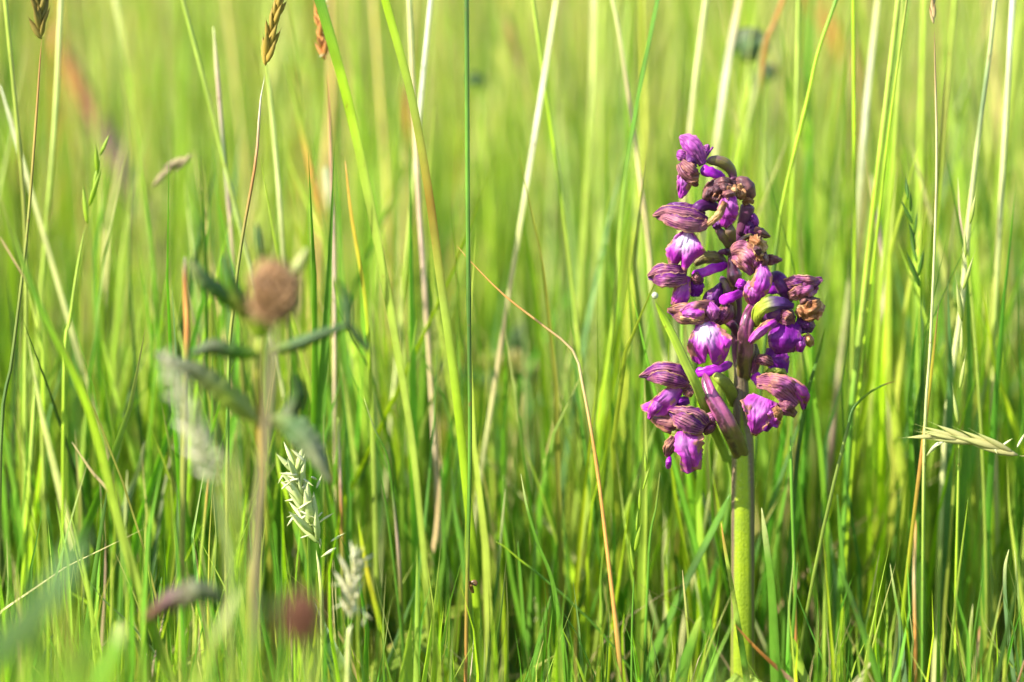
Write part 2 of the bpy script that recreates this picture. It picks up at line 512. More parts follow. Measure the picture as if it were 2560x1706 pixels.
def blades(name, N, yr, ypow, hfun, wr, bend, S, names, probs, label, cat, round_stem=False, limit=True, tipcol=None, xk=0.30, x0=0.10, seedc=0.0):
    y = yr[0] + (yr[1] - yr[0]) * rng.random(N) ** ypow
    x = (rng.random(N) * 2 - 1) * (xk * y + x0)
    h = hfun(N, x, y)
    if limit:
        # shorter growth on the camera's side of the orchid (a trodden, grazed strip)
        px = (x / (y / CP) / (SENS / LENS) + 0.5) * W
        near = y < Y0 + 0.015
        g = rng.standard_normal((3, N))
        far = y > Y0 - 0.07
        pyl = np.where(px < 850, np.where(far, 1400, 1640) + 130 * g[0], np.where(far, 1520 + 90 * g[1], 1790 + 40 * g[2]))
        pyl = np.where(np.abs(px - 1850) < 120, 1720 + 40 * g[2], pyl)
        b = (0.5 - pyl / H) * SENS / LENS * H / W
        zl = CAM_H + y * (-SP + b * CP) / (CP + b * SP)
        h = np.where(near, np.minimum(h, np.maximum(zl, 0.012)), h)
    az = rng.random(N) * 2 * math.pi
    bd = np.abs(rng.normal(0, bend, N))
    w = rng.uniform(wr[0], wr[1], N) * np.clip(h / 0.12, 0.5, 1.3)
    ps = rng.random(N) * math.pi
    s = np.linspace(0, 1, S)
    dx, dy = np.cos(az) * bd, np.sin(az) * bd
    curve = s[None, :] ** 1.9
    cx = x[:, None] + dx[:, None] * h[:, None] * curve
    cy = y[:, None] + dy[:, None] * h[:, None] * curve
    cz = h[:, None] * (s[None, :] - 0.35 * bd[:, None] ** 2 * curve)
    kink = rng.normal(0, 0.018, (N, 1)) * h[:, None] * np.sin(s[None, :] * math.pi * 2)
    cx = cx + kink
    if round_stem:
        prof = np.clip(1 - 0.55 * s, 0.1, 1)
    else:
        prof = np.clip(np.minimum(1, (0.55 + 1.6 * s)) * (1 - s ** 2.4), 0.02, 1)
    hw = 0.5 * w[:, None] * prof[None, :]
    tw = ps[:, None] + s[None, :] * rng.normal(0, 0.7, (N, 1))
    ex, ey = np.cos(tw) * hw, np.sin(tw) * hw
    # folded cross-section: left edge, midrib (set back), right edge
    kx, ky = -np.sin(tw) * hw * 0.55, np.cos(tw) * hw * 0.55
    P = np.empty((N, S, 3, 3), np.float32)
    for k, sg in ((0, -1), (2, 1)):
        P[:, :, k, 0], P[:, :, k, 1], P[:, :, k, 2] = cx + sg * ex, cy + sg * ey, cz
    P[:, :, 1, 0], P[:, :, 1, 1], P[:, :, 1, 2] = cx + kx, cy + ky, cz
    ncol = 3
    if round_stem:      # three-sided stalk: close the section
        faces_per = 3
    else:
        faces_per = 2
    idx = np.arange(S * ncol).reshape(S, ncol)
    q = []
    for i in range(S - 1):
        for j in range(faces_per):
            k = (j + 1) % ncol
            q.append((idx[i, j], idx[i, k], idx[i + 1, k], idx[i + 1, j]))
    q = np.array(q, np.int32)
    F = (q[None] + (np.arange(N) * S * ncol)[:, None, None]).reshape(-1, 4).astype(np.int32)
    base = sample_cols(names, probs, N)
    col = np.repeat(base[:, None, :], S, 1)
    # the bleached sheath at the foot and a tip that dries first on some blades
    foot = np.clip(1 - s * 4, 0, 1)[None, :, None] * 0.35
    col = col * (1 - foot) + np.array((.34, .33, .12)) * foot
    dry = (rng.random(N) < 0.22)[:, None, None] * np.clip((s - 0.72) * 4, 0, 1)[None, :, None] * 0.8
    tcol = np.array(C['straw'])
    col = col * (1 - dry) + tcol * dry
    col = np.repeat(col[:, :, None, :], ncol, 2).reshape(-1, 3)
    me = bpy.data.meshes.new(name)
    V = P.reshape(-1, 3)
    nvt, nf = len(V), len(F)
    me.vertices.add(nvt)
    me.vertices.foreach_set('co', V.ravel())
    me.loops.add(nf * 4)
    me.loops.foreach_set('vertex_index', F.ravel())
    me.polygons.add(nf)
    me.polygons.foreach_set('loop_start', np.arange(0, nf * 4, 4, dtype=np.int32))
    me.polygons.foreach_set('use_smooth', np.ones(nf, bool))
    at = me.attributes.new('Col', 'FLOAT_COLOR', 'POINT')
    c4 = np.ones((nvt, 4), np.float32)
    c4[:, :3] = np.clip(col, 0.005, 0.85)
    at.data.foreach_set('color', c4.ravel())
    me.update(calc_edges=True)
    me.materials.append(M['field'])
    o = bpy.data.objects.new(name, me)
    COL.objects.link(o)
    tag(o, label, cat, kind='stuff')
    return o


def patch(x, y, f=2.2, s=0.0):
    return np.array([mnoise.noise(Vector((a * f, b * f, s))) for a, b in zip(x, y)])


def h_short(N, x, y):
    return np.clip(rng.gamma(8, 0.0122, N) * (1 + 0.5 * patch(x, y, 5.0)), 0.02, 0.17)


def h_mid(N, x, y):
    return np.clip(rng.normal(0.17, 0.045, N) * (1 + 0.5 * patch(x, y, 3.0, 9)), 0.06, 0.30)


def h_tall(N, x, y):
    return np.clip(rng.normal(0.33, 0.09, N), 0.15, 0.6)


blades('meadow_grass', 88000, (0.30, 4.2), 0.75, h_short, (0.0013, 0.0034), 0.15, 6,
       ['green', 'lime', 'dark', 'bright', 'blue', 'olive', 'straw'], [38, 30, 9, 15, 4, 2, 2],
       'dense short green grass covering the meadow floor', 'grass')
blades('long_meadow_grass', 42000, (Y0 + 0.05, 5.5), 0.72, h_mid, (0.0009, 0.0024), 0.10, 7,
       ['lime', 'green', 'bright', 'pale', 'blue', 'straw', 'olive'], [42, 20, 15, 17, 3, 5, 1],
       'long lime green grass blades of the meadow behind the orchid', 'grass', limit=False)
blades('low_herb_leaves', 3500, (0.36, 2.5), 0.8, lambda N, x, y: rng.uniform(0.02, 0.06, N), (0.010, 0.022), 0.8, 7,
       ['green', 'dark', 'teal', 'lime'], [40, 25, 15, 20], 'small broad leaves of low herbs between the grass', 'leaves')
blades('dead_grass', 4500, (0.40, 2.5), 0.8, lambda N, x, y: rng.uniform(0.03, 0.10, N), (0.0010, 0.0024), 0.9, 7,
       ['straw', 'brown', 'pink', 'olive'], [45, 20, 20, 15], 'bent dead grass litter low among the green blades', 'grass')
blades('flowering_stalks', 15000, (Y0 + 0.17, 7.0), 0.78, h_tall, (0.0009, 0.0022), 0.08, 8,
       ['lime', 'pale', 'straw', 'green', 'olive', 'pink', 'rust', 'bright'], [30, 44, 30, 5, 2, 8, 2, 8],
       'countless thin pale and green grass stalks blurred in the far meadow', 'grass', round_stem=True, limit=False)


# ------------------------------------------------------------------ single grass stalks and blades
K = 2560 / 2353.0


def V(*p):              # points given in pixels of the full photograph
    return [(a / K, b / K) for a, b in p]


def stalk(name, cat, label, pts, w, dy, cols, blade=False, group=None, taper=(1, 1), to_ground=True, lean=0.0, ground_x=None, nodes=()):
    Y = Y0 + dy
    P = [(a * K, b * K) for a, b in pts]
    S = cr(P, 26)
    pos = [Q(a, b, Y - lean * (i / 25 - 0.5)) for i, (a, b) in enumerate(S)]
    rad = list(np.linspace(taper[0], taper[1], 26))
    cs = [[np.interp(i / 25, np.linspace(0, 1, len(cols)), [C[k][q] for k in cols]) for q in range(3)] for i in range(26)]
    # upper end: taper off above the frame
    if P[0][1] <= 20 and to_ground:
        d = (pos[0] - pos[2]).normalized()
        for k in range(1, 5):
            pos.insert(0, pos[0] + d * 0.012 + Vector((0.0006 * k, 0, 0)))
            rad.insert(0, taper[0] * (1 - 0.22 * k))
            cs.insert(0, cs[0])
    elif P[0][1] > 20:
        for k in range(4):
            rad[k] *= (0.12, 0.45, 0.7, 0.88)[k]
    # lower end: run on to the ground
    if to_ground:
        d = (pos[-1] - pos[-4]).normalized()
        if d.z > -0.35:
            d = Vector((d.x * 0.3, 0, -1)).normalized()
        z = pos[-1].z
        if z > 0:
            L = z / -d.z
            d2 = Vector((d.x * 0.55, 0, d.z))
            d2 = d2 * (z / -d2.z)
            p0 = pos[-1].copy()
            for k in range(1, 9):
                f = k / 8
                pos.append(p0 + d * L * f * (1 - f) + d2 * f * f + Vector((0, 0.002 * f, -0.003 * f)))
                rad.append(taper[1])
                cs.append(cs[-1])
    base = pos[-1].copy()
    ns = 6 if blade else 8
    hw = w * K * 0.5 * pxm(Y) * (0.84 if w < 40 else 1)
    verts, cc, uv = [], [], []
    n = len(pos)
    tw0 = rnd.uniform(-0.6, -0.05)
    for i in range(n):
        t = (pos[min(i + 1, n - 1)] - pos[max(i - 1, 0)]).normalized()
        side = t.cross(Vector((0, 1, 0))).normalized()
        dep = side.cross(t).normalized()
        r = hw * rad[i]
        for nd in nodes:
            if abs(i / n - nd) < 0.55 / n:
                r *= 1.25
        if blade:
            a = tw0 + 0.22 * math.sin(i / n * 3 + tw0 * 5)
            s2, d2 = side * math.cos(a) + dep * math.sin(a), dep * math.cos(a) - side * math.sin(a)
            r2 = r / max(0.75, abs(math.cos(a)))
            prof = [(-1, 0), (-0.5, 0.20), (0, 0.34), (1, 0.0), (0, 0.22), (-0.5, 0.1)]
            prof = [(-1, 0), (0, 0.42), (1, 0), (1, -0.08), (0, 0.30), (-1, -0.08)]
            for q, (u, v) in enumerate(prof):
                verts.append(pos[i] + s2 * (u * r2) + d2 * (v * r2))
                uv.append((i / n, (u + 1) / 2))
                cc.append(cs[i])
        else:
            for j in range(ns):
                th = 2 * math.pi * j / ns
                verts.append(pos[i] + side * (r * math.cos(th)) + dep * (r * math.sin(th)))
                uv.append((i / n, j / ns))
                k = 0.75 if any(abs(i / n - nd) < 0.55 / n for nd in nodes) else 1
                cc.append([c * k for c in cs[i]])
    faces = grid_faces(n, ns, True) + [tuple(range(ns - 1, -1, -1)), tuple(range((n - 1) * ns, n * ns))]
    o = link(name, verts, faces, M['grass'] if blade else M['culm'], None, uv, cc, base)
    return tag(o, label, cat, group, 'thing')


BL, ST = ('blade_of_grass', 'grass blade'), ('grass_stalk', 'grass stalk')
STALKS = [
    # (kind, pts (view px), width, depth offset m, colours along it, is a blade, taper, label)
    (ST, [(12, 0), (50, 400), (60, 620), (58, 900)], 12, .03, ['lime', 'olive', 'lime'], 0, (1, 1), 'yellow green stalk in the upper left corner beside the brown seed head'),
    (ST, [(140, 0), (125, 300), (95, 680), (78, 1000)], 13, .06, ['pale', 'lime', 'lime'], 0, (1, 1), 'light lime stalk just right of the corner seed head'),
    (BL, [(0, 195), (60, 400), (170, 780), (232, 1000), (262, 1120)], 15, .05, ['white', 'pale', 'pale', 'straw'], 1, (1, 1), 'whitish blade slanting down from the upper left edge'),
    (BL, [(-30, 380), (90, 700), (200, 930), (290, 1260), (395, 1568)], 26, -.06, ['olive', 'green', 'bright', 'lime', 'lime'], 1, (.6, 1.25), 'broad bright green blade sweeping from the left edge to the bottom'),
    (BL, [(0, 545), (45, 620), (75, 670)], 9, -.03, ['straw', 'straw', 'olive'], 1, (1, .8), 'short straw yellow blade end at the left edge'),
    (BL, V((180, 1106), (230, 1180), (282, 1250), (345, 1450), (430, 1706)), 12, -.03, ['straw', 'straw', 'pale', 'lime', 'olive'], 1, (.7, 1), 'straw coloured folded blade lying along the broad bright green blade'),
    (BL, [(265, 0), (290, 140), (312, 290), (318, 360)], 17, .12, ['pale', 'lime', 'lime'], 1, (1, .8), 'soft lime blade blurred behind the upper left stalks'),
    (ST, [(420, 0), (480, 230), (555, 535), (600, 700)], 10, .05, ['lime', 'lime', 'pale'], 0, (1, 1), 'lime stalk leaning right toward the brown burr head'),
    (ST, [(490, 60), (512, 320), (527, 480), (540, 640)], 11, .05, ['pale', 'pink', 'teal', 'pink', 'olive'], 0, (1, 1), 'pink and dark banded stalk above the leafy plant'),
    (ST, [(612, 130), (640, 430), (652, 620), (660, 760)], 11, .05, ['lime', 'pale', 'olive'], 0, (1, 1), 'pale lime stalk rising straight behind the brown burr head'),
    (BL, [(655, 130), (700, 330), (735, 500), (775, 700)], 17, .08, ['lime', 'lime', 'orange', 'lime', 'lime'], 1, (.8, 1), 'lime blade with an orange fleck right of the bearded seed head'),
    (BL, [(735, 0), (800, 235), (865, 540), (905, 760), (945, 1000), (965, 1180)], 24, .02, ['green', 'bright', 'lime', 'lime', 'lime', 'lime'], 1, (1.25, .7), 'wide green blade turning olive, arching down beside the orange tip'),
    (BL, [(793, 370), (808, 500), (838, 680), (850, 850), (858, 1060), (864, 1250)], 14, .02, ['orange', 'yellow', 'bright', 'lime', 'lime'], 1, (.6, 1.1), 'yellow blade with a bright orange tip at left centre'),
    (BL, [(885, 0), (945, 220), (985, 440), (1012, 640), (1048, 900), (1078, 1180)], 20, .0, ['bright', 'lime', 'amber', 'lime', 'bright', 'bright'], 1, (1.1, 1.2), 'long green blade with a rust brown edge at centre left'),
    (ST, [(990, 0), (972, 180), (952, 400), (925, 700), (905, 900)], 11, .06, ['white', 'white', 'lime', 'lime', 'pale'], 0, (1, 1), 'thin stalk with a white upper end between the two long green blades'),
    (ST, [(1072, -20), (1075, 500), (1080, 1000), (1074, 1300), (1070, 1568)], 13, -.01, ['dark', 'green', 'dark', 'green', 'rust'], 0, (1, .8), 'dark green upright stalk at centre with a small brown snail low down'),
    (BL, [(1278, 0), (1240, 240), (1185, 580), (1150, 800), (1112, 1040)], 15, .045, ['pale', 'white', 'pale', 'straw', 'pale'], 1, (1.1, .75), 'bright whitish dry blade slanting across the centre'),
    (ST, [(1225, 0), (1250, 180), (1290, 450), (1330, 780), (1340, 900)], 10, .05, ['lime', 'bright', 'lime', 'lime'], 0, (1, 1), 'thin lime stalk crossing the whitish dry blade'),
    (ST, [(940, 0), (960, 420), (985, 800), (1005, 1130), (1015, 1260), (1060, 1400)], 14, .05, ['pale', 'straw', 'pink', 'straw', 'pink', 'pale'], 0, (1, .8), 'pinkish straw stalk left of the rust edged blade'),
    (ST, [(1050, 565), (1085, 605), (1160, 680), (1250, 750), (1318, 808), (1340, 890), (1370, 1060), (1395, 1260), (1415, 1430)], 9, .0, ['orange', 'orange', 'straw', 'orange', 'orange', 'orange'], 0, (.45, 1.3), 'orange dry stalk bent sharply to the left at its knee'),
    (BL, [(1365, 0), (1358, 260), (1340, 540), (1328, 760), (1322, 980)], 17, .09, ['pale', 'lime', 'lime', 'lime'], 1, (1, .8), 'tall light lime blade upright between whitish blade and orchid'),
    (ST, [(1405, -10), (1428, 110), (1486, 527), (1500, 680), (1530, 830)], 11, .06, ['pale', 'straw', 'straw', 'pale'], 0, (.8, 1), 'pale straw stalk running down to the orchid from the upper left'),
    (BL, [(1511, 0), (1469, 211), (1430, 457), (1408, 740), (1370, 1000), (1340, 1220)], 12, .03, ['green', 'green', 'lime', 'bright', 'lime'], 1, (.9, 1), 'green stalk like blade left of the orchid leaning to the right'),
    (ST, [(1622, 0), (1602, 150), (1583, 330), (1570, 470), (1560, 640)], 14, .08, ['pale', 'pale', 'straw', 'pale'], 0, (1, 1), 'pale straw stalk directly above the orchid tip'),
    (BL, [(1698, 0), (1668, 170), (1645, 340), (1620, 520)], 16, .09, ['straw', 'white', 'pale', 'pale'], 1, (1, 1), 'whitish blade just right above the orchid tip'),
    (BL, [(1762, 70), (1722, 260), (1695, 390), (1680, 480)], 18, .10, ['lime', 'pale', 'bright', 'green'], 1, (.8, 1), 'soft green blade behind the top of the orchid'),
    (ST, [(1925, -10), (1880, 120), (1855, 230), (1800, 460), (1780, 600)], 10, .03, ['green', 'bright', 'bright', 'bright', 'dark'], 0, (1, 1), 'fresh green stalk leaning left to the orchid with a dark lower end'),
    (ST, [(1835, 0), (1828, 300), (1812, 600), (1800, 760)], 10, .06, ['lime', 'lime', 'bright', 'lime'], 0, (1, 1), 'slim lime stalk right behind the upper orchid flowers'),
    (BL, [(2017, 0), (1989, 264), (1968, 527), (1931, 831), (1905, 1060), (1885, 1260)], 16, .07, ['pale', 'white', 'pale', 'pale', 'pink', 'straw'], 1, (1, .9), 'pale blade with a pinkish foot to the right of the orchid'),
    (ST, [(2064, 0), (2035, 246), (1999, 549), (1974, 786), (1956, 951), (1940, 1200)], 15, .03, ['lime', 'lime', 'bright', 'lime', 'green', 'green'], 0, (1, 1.1), 'strong lime stalk with the curled side blade low down'),
    (ST, [(2085, -10), (2045, 281), (2014, 549), (1988, 768), (1975, 900)], 8, .025, ['olive', 'bright', 'bright', 'bright'], 0, (.8, 1), 'hair thin green stalk hugging the strong lime stalk'),
    (ST, [(1961, 0), (1963, 300), (1964, 549), (1958, 830)], 9, .04, ['bright', 'bright', 'bright', 'lime'], 0, (1, 1), 'thin vivid green stalk standing straight right of the orchid'),
    (BL, [(2193, 0), (2161, 387), (2140, 640), (2118, 954), (2105, 1100)], 15, .04, ['lime', 'olive', 'bright', 'lime', 'bright'], 1, (1, 1), 'olive lime blade beside the thread thin white stalk'),
    (ST, [(2286, 0), (2274, 123), (2246, 334), (2224, 527), (2210, 700), (2181, 902), (2165, 1120), (2148, 1568)], 16, .03, ['pale', 'teal', 'pale', 'pale', 'pale', 'pale', 'lime', 'pale'], 0, (.8, 1.05), 'pale green stalk with a dark sheath near its top at far right'),
    (ST, [(2328, -10), (2312, 264), (2295, 549), (2283, 796), (2283, 1010), (2290, 1200), (2286, 1568)], 14, .045, ['white', 'pale', 'pale', 'lime', 'straw', 'lime', 'lime'], 0, (1.1, 1), 'tall stalk white at the top nearest the right edge'),
    (ST, [(2001, 400), (2022, 560), (2036, 754), (2045, 900), (2052, 1200)], 16, .07, ['straw', 'pink', 'pink', 'pale', 'olive', 'lime'], 0, (.8, 1), 'pinkish straw stalk between the lime stalk and right seed head'),
    (BL, [(2157, 700), (2139, 867), (2122, 1007), (2083, 1333), (2072, 1460), (2066, 1568)], 14, .0, ['brown', 'yellow', 'orange', 'yellow', 'bright', 'green'], 1, (.5, 1), 'orange yellow blade crossing the nodding seed head at right'),
    (ST, V((2290, 1300), (2286, 1440), (2288, 1577)), 9, .01, ['orange', 'straw', 'orange'], 0, (1, 1), 'short straw stalk below the orange yellow blade'),
    (BL, [(2058, 876), (2030, 885), (1995, 905), (1962, 938), (1948, 985), (1944, 1000)], 14, .0, ['orange', 'green', 'bright', 'green', 'green', 'lime'], 1, (.3, .7), 'curled green side blade with an orange tip bending right'),
    (BL, V((1904, 1270), (1916, 1360), (1930, 1480), (1940, 1706)), 24, -.006, ['pale', 'green', 'green', 'green'], 1, (.5, 1.2), 'pointed green blade standing close to the right of the orchid stem'),
    (BL, V((1752, 1540), (1725, 1620), (1700, 1706)), 30, -.05, ['lime', 'green', 'green'], 1, (.4, 1.2), 'short broad green blade left of the orchid foot'),
    (BL, V((1803, 1308), (1812, 1370), (1832, 1480), (1852, 1600), (1868, 1706)), 16, -.02, ['orange', 'lime', 'lime', 'green', 'green'], 1, (.4, 1.2), 'narrow lime blade crossing in front of the orchid foot'),
    (BL, V((1826, 1235), (1790, 1310), (1735, 1415), (1690, 1510), (1640, 1620)), 20, .01, ['green', 'green', 'dark', 'green', 'green'], 1, (.8, 1), 'dark green blade passing slantwise behind the orchid stem'),
    (BL, V((1836, 1560), (1862, 1590), (1905, 1635), (1990, 1712)), 13, -.04, ['rust', 'orange', 'rust', 'pink'], 1, (.35, 1.2), 'rust red blade tip lying over the orchid foot'),
    (ST, V((1976, 1090), (1980, 1250), (1986, 1430), (1990, 1600)), 9, -.005, ['green', 'green', 'green', 'rust'], 0, (1, 1.1), 'thin dark green stalk below the lower right orchid flower'),
    (BL, V((2062, 820), (2046, 890), (2020, 980), (1996, 1120), (1985, 1240)), 18, .01, ['bright', 'green', 'green', 'dark', 'green'], 1, (.4, .7), 'dark green blade tucked behind the right orchid flowers'),
    (BL, V((1302, 1185), (1318, 1270), (1345, 1360), (1380, 1450), (1405, 1600)), 15, -.01, ['pale', 'green', 'green', 'green', 'green'], 1, (.3, 1.1), 'sharp pointed green blade right of the snail stalk'),
    (BL, V((1129, 1172), (1140, 1290), (1160, 1400), (1180, 1560)), 24, .02, ['dark', 'green', 'green', 'green'], 1, (.25, 1.1), 'bluish green pointed blade just left of the snail stalk'),
    (BL, V((1640, 1060), (1610, 1150), (1560, 1300), (1525, 1420), (1500, 1560)), 15, .03, ['lime', 'lime', 'bright', 'lime', 'lime'], 1, (.7, 1.1), 'yellow green blade leaning away from the lowest orchid flower'),
    (ST, V((1240, 1355), (1262, 1368), (1300, 1400), (1333, 1425)), 6, .0, ['bright', 'bright', 'bright', 'green'], 0, (.6, 1), 'tiny bright green sprig lying slantwise at lower centre'),
    (BL, V((572, 1120), (580, 1260), (600, 1480), (630, 1706)), 32, -.20, ['pale', 'lime', 'green', 'green'], 1, (.5, 1.1), 'wide lime blade far out of focus below the leafy plant'),
    (BL, V((206, 1330), (170, 1420), (110, 1510), (30, 1600)), 62, -.24, ['blue', 'blue', 'dark', 'dark'], 1, (.5, 1.2), 'wide blue green blade out of focus in the lower left corner'),
    (BL, V((70, 1440), (85, 1540), (110, 1720)), 52, -.20, ['dark', 'dark', 'dark', 'green'], 1, (.5, 1.1), 'dark green blade far out of focus in the bottom left corner'),
    (BL, V((150, 1490), (165, 1580), (180, 1720)), 44, -.22, ['lime', 'olive', 'green'], 1, (.5, 1.1), 'soft olive lime blade out of focus beside the dark corner blade'),
    (BL, V((230, 1560), (215, 1630), (190, 1720)), 46, -.17, ['green', 'dark', 'dark'], 1, (.5, 1.1), 'deep green blurred blade left of the blunt pale tipped blade'),
    (BL, V((306, 1555), (292, 1610), (250, 1706)), 46, -.12, ['pale', 'green', 'green'], 1, (.6, 1.1), 'blunt pale tipped blade at the bottom left'),
    (BL, V((363, 1100), (345, 1180), (318, 1255), (300, 1340)), 24, .03, ['pale', 'lime', 'blue', 'green'], 1, (.3, 1.1), 'pale pointed blade between broad bright blade and fluffy spike'),
    (BL, V((206, 1432), (260, 1500), (330, 1565), (410, 1660), (440, 1706)), 9, -.03, ['green', 'blue', 'teal', 'blue', 'blue'], 1, (.5, 1), 'thin dull green blade lying slantwise across the bottom left'),
    (ST, V((104, 1000), (108, 1150), (112, 1300), (110, 1460)), 13, .03, ['olive', 'lime', 'lime', 'lime'], 0, (1, 1), 'right one of two lime stalks side by side at the left edge'),
    (ST, V((88, 960), (80, 1106), (68, 1300), (56, 1500)), 13, .02, ['lime', 'lime', 'bright', 'bright'], 0, (1, 1), 'left one of two lime stalks side by side at the left edge'),
    (ST, V((521, 1195), (512, 1300), (497, 1470), (490, 1600)), 11, .01, ['orange', 'lime', 'bright', 'lime'], 0, (.6, 1), 'lime stalk with an orange tip left of the leafy plant'),
    (BL, V((600, 1450), (575, 1520), (530, 1620), (500, 1706)), 26, -.16, ['pale', 'pale', 'lime', 'lime'], 1, (.5, 1.1), 'pale blurred blade beside the grey brown low leaf'),
    (BL, V((690, 1130), (700, 1190), (720, 1250), (745, 1340)), 15, .01, ['lime', 'bright', 'bright', 'green'], 1, (.6, 1.1), 'vivid yellow green blade tip touching the sharp feathery head'),
    (BL, V((910, 995), (935, 1070), (968, 1140), (985, 1260), (1000, 1440), (1005, 1600)), 13, .005, ['pale', 'green', 'green', 'pink', 'olive', 'lime'], 1, (.35, 1), 'green pointed blade with a brown bend left of centre'),
    (ST, V((845, 1040), (850, 1180), (853, 1260), (856, 1400)), 9, .02, ['lime', 'pink', 'rust', 'olive'], 0, (1, 1), 'rusty red stalk right behind the toothed hanging leaf'),
    (BL, V((895, 1300), (920, 1440), (950, 1560), (975, 1706)), 17, .015, ['bright', 'yellow', 'bright', 'lime'], 1, (.6, 1.1), 'sunlit yellow green blade right of the feathery heads'),
    (BL, V((1170, 1600), (1165, 1650), (1165, 1706)), 9, .0, ['yellow', 'rust', 'orange'], 1, (.5, 1), 'small brown and yellow flecked blade at bottom centre'),
    (BL, V((2225, 1410), (2238, 1490), (2252, 1570), (2262, 1706)), 13, -.01, ['pale', 'green', 'blue', 'blue'], 1, (.3, 1.1), 'slender dull green blade tip left of the straw stalk foot'),
    (BL, V((2522, 1374), (2512, 1430), (2516, 1540), (2536, 1706)), 12, -.01, ['pale', 'blue', 'blue', 'blue'], 1, (.6, 1), 'bluish green blade with a hooked tip in the lower right corner'),
    (BL, V((2432, 1510), (2424, 1600), (2418, 1706)), 15, .0, ['pale', 'lime', 'lime'], 1, (.25, 1.2), 'short pointed light green blade at the bottom right'),
    (BL, V((2450, 1565), (2442, 1630), (2434, 1706)), 11, .005, ['rust', 'straw', 'olive'], 1, (.5, 1.1), 'short blade with a reddish brown tip at the bottom right'),
    (ST, V((2452, 1568), (2480, 1605), (2530, 1665), (2560, 1700)), 6, -.01, ['lime', 'lime', 'lime', 'green'], 0, (.5, 1), 'thin green wisp crossing the hooked blade at bottom right'),
    (BL, V((1976, 1590), (1990, 1640), (2015, 1706)), 24, -.03, ['bright', 'bright', 'lime'], 1, (.9, 1.1), 'vivid lime blade base right of the orchid foot'),
    (BL, V((2096, 1420), (2130, 1500), (2165, 1600), (2200, 1706)), 18, -.05, ['green', 'dark', 'green', 'green'], 1, (.6, 1.2), 'dark green blurred blade low down between orchid and straw stalk'),
    (ST, V((1650, 1180), (1640, 1270), (1625, 1350), (1615, 1560)), 8, .0, ['olive', 'green', 'green', 'green'], 0, (.6, 1), 'thin green stalk under the lowest orchid flower'),
    (BL, V((1706, 1425), (1716, 1540), (1730, 1706)), 9, -.015, ['straw', 'lime', 'lime'], 1, (.4, 1), 'thin light blade crossing the dark slanted blade at the bottom'),
    (BL, V((1770, 1570), (1760, 1640), (1752, 1706)), 8, -.015, ['green', 'bright', 'green'], 1, (.5, 1), 'little green blade tip just left of the orchid foot'),
    (ST, V((115, 60), (180, 180), (270, 350), (350, 520), (420, 680), (470, 800)), 50, .30, ['rust', 'rust', 'plum', 'mauve', 'mauve', 'olive'], 0, (.7, 1.2), 'soft reddish brown stalk out of focus leaning across the upper left'),
    (BL, V((2030, 0), (2090, 95), (2150, 210), (2260, 390), (2330, 530)), 24, .35, ['orange', 'orange', 'straw', 'straw', 'orange'], 1, (1.6, .6), 'blurred orange dry blade leaning across the upper right'),
    (BL, V((1262, 25), (1280, 90), (1300, 160), (1308, 190)), 22, .22, ['dark', 'brown', 'brown', 'olive'], 1, (.7, .7), 'dark olive blurred seed blade at the top centre'),
    (BL, V((1010, 200), (1014, 290), (1020, 350), (1030, 460)), 24, .16, ['brown', 'rust', 'olive', 'olive'], 1, (.5, .8), 'dark brown blurred blade behind the rust edged blade'),
    (BL, V((815, 415), (818, 470), (822, 540)), 18, .10, ['white', 'white', 'lime'], 1, (1, .5), 'short whitish blade piece left of the orange tip'),
    (BL, V((1955, 5), (1935, 60), (1915, 105), (1905, 190), (1898, 320)), 14, .10, ['orange', 'orange', 'orange', 'lime', 'lime'], 1, (.8, .8), 'small orange blade tip beside the hanging grey bud'),
    (BL, V((2395, 445), (2400, 540), (2418, 640), (2430, 760)), 8, .02, ['pale', 'pink', 'bright', 'lime'], 1, (.4, 1), 'fine blade with a pale pink tip left of the dark sheathed stalk'),
]
for (nm, cat), pts, w, dy, cols, bl, tp, lab in STALKS:
    stalk(nm, cat, lab, pts, w, dy, cols, bool(bl), None, tp, lean=rnd.uniform(-.006, .006),
          nodes=() if bl else (0.32 + rnd.random() * 0.2, 0.78))

# more single blades standing sharp around the orchid: nothing in the photograph tells these apart
FILL = 'fresh green grass blades around the orchid foot'
for k in range(48):
    px = rnd.uniform(-20, 2580)
    if 1800 < px < 1900: continue
    top = rnd.uniform(1150, 1560)
    ln = rnd.uniform(-70, 70)
    dy = rnd.uniform(-0.012, 0.05)
    c = rnd.choice([['lime', 'lime', 'green'], ['green', 'green', 'green'], ['bright', 'lime', 'green'], ['pale', 'green', 'blue'], ['dark', 'green', 'green']])
    stalk('blade_of_grass', 'grass blade', 'fresh green blade among the short grass at the foot of the meadow plants',
          V((px + ln, top), (px + ln * 0.45, top * 0.5 + 860), (px, 1720)), rnd.uniform(9, 25), dy, c, True, FILL, (.35, 1.0))


# ------------------------------------------------------------------ seed heads
def spikelet_mesh(name, mat, c0, c1, fat=0.2, awn=0.0):
    ns, prof = 6, [(0, .15), (.12, .7), (.35, 1), (.6, .85), (.82, .45), (1, .06)]
    if awn:
        prof += [(1 + awn, .03)]
    v, cc = [], []
    for z, r in prof:
        for j in range(ns):
            th = 2 * math.pi * j / ns
            v.append((fat * r * math.cos(th), fat * 0.7 * r * math.sin(th), z))
            cc.append([c0[q] * (1 - min(z, 1)) + c1[q] * min(z, 1) for q in range(3)])
    me = bpy.data.meshes.new(name)
    me.from_pydata(v, [], grid_faces(len(prof), ns, True) + [tuple(range(ns - 1, -1, -1))])
    me.polygons.foreach_set('use_smooth', [True] * len(me.polygons))
    at = me.attributes.new('Col', 'FLOAT_COLOR', 'POINT')
    at.data.foreach_set('color', [x for c in cc for x in (*c, 1.0)])
    me.materials.append(mat)
    return me


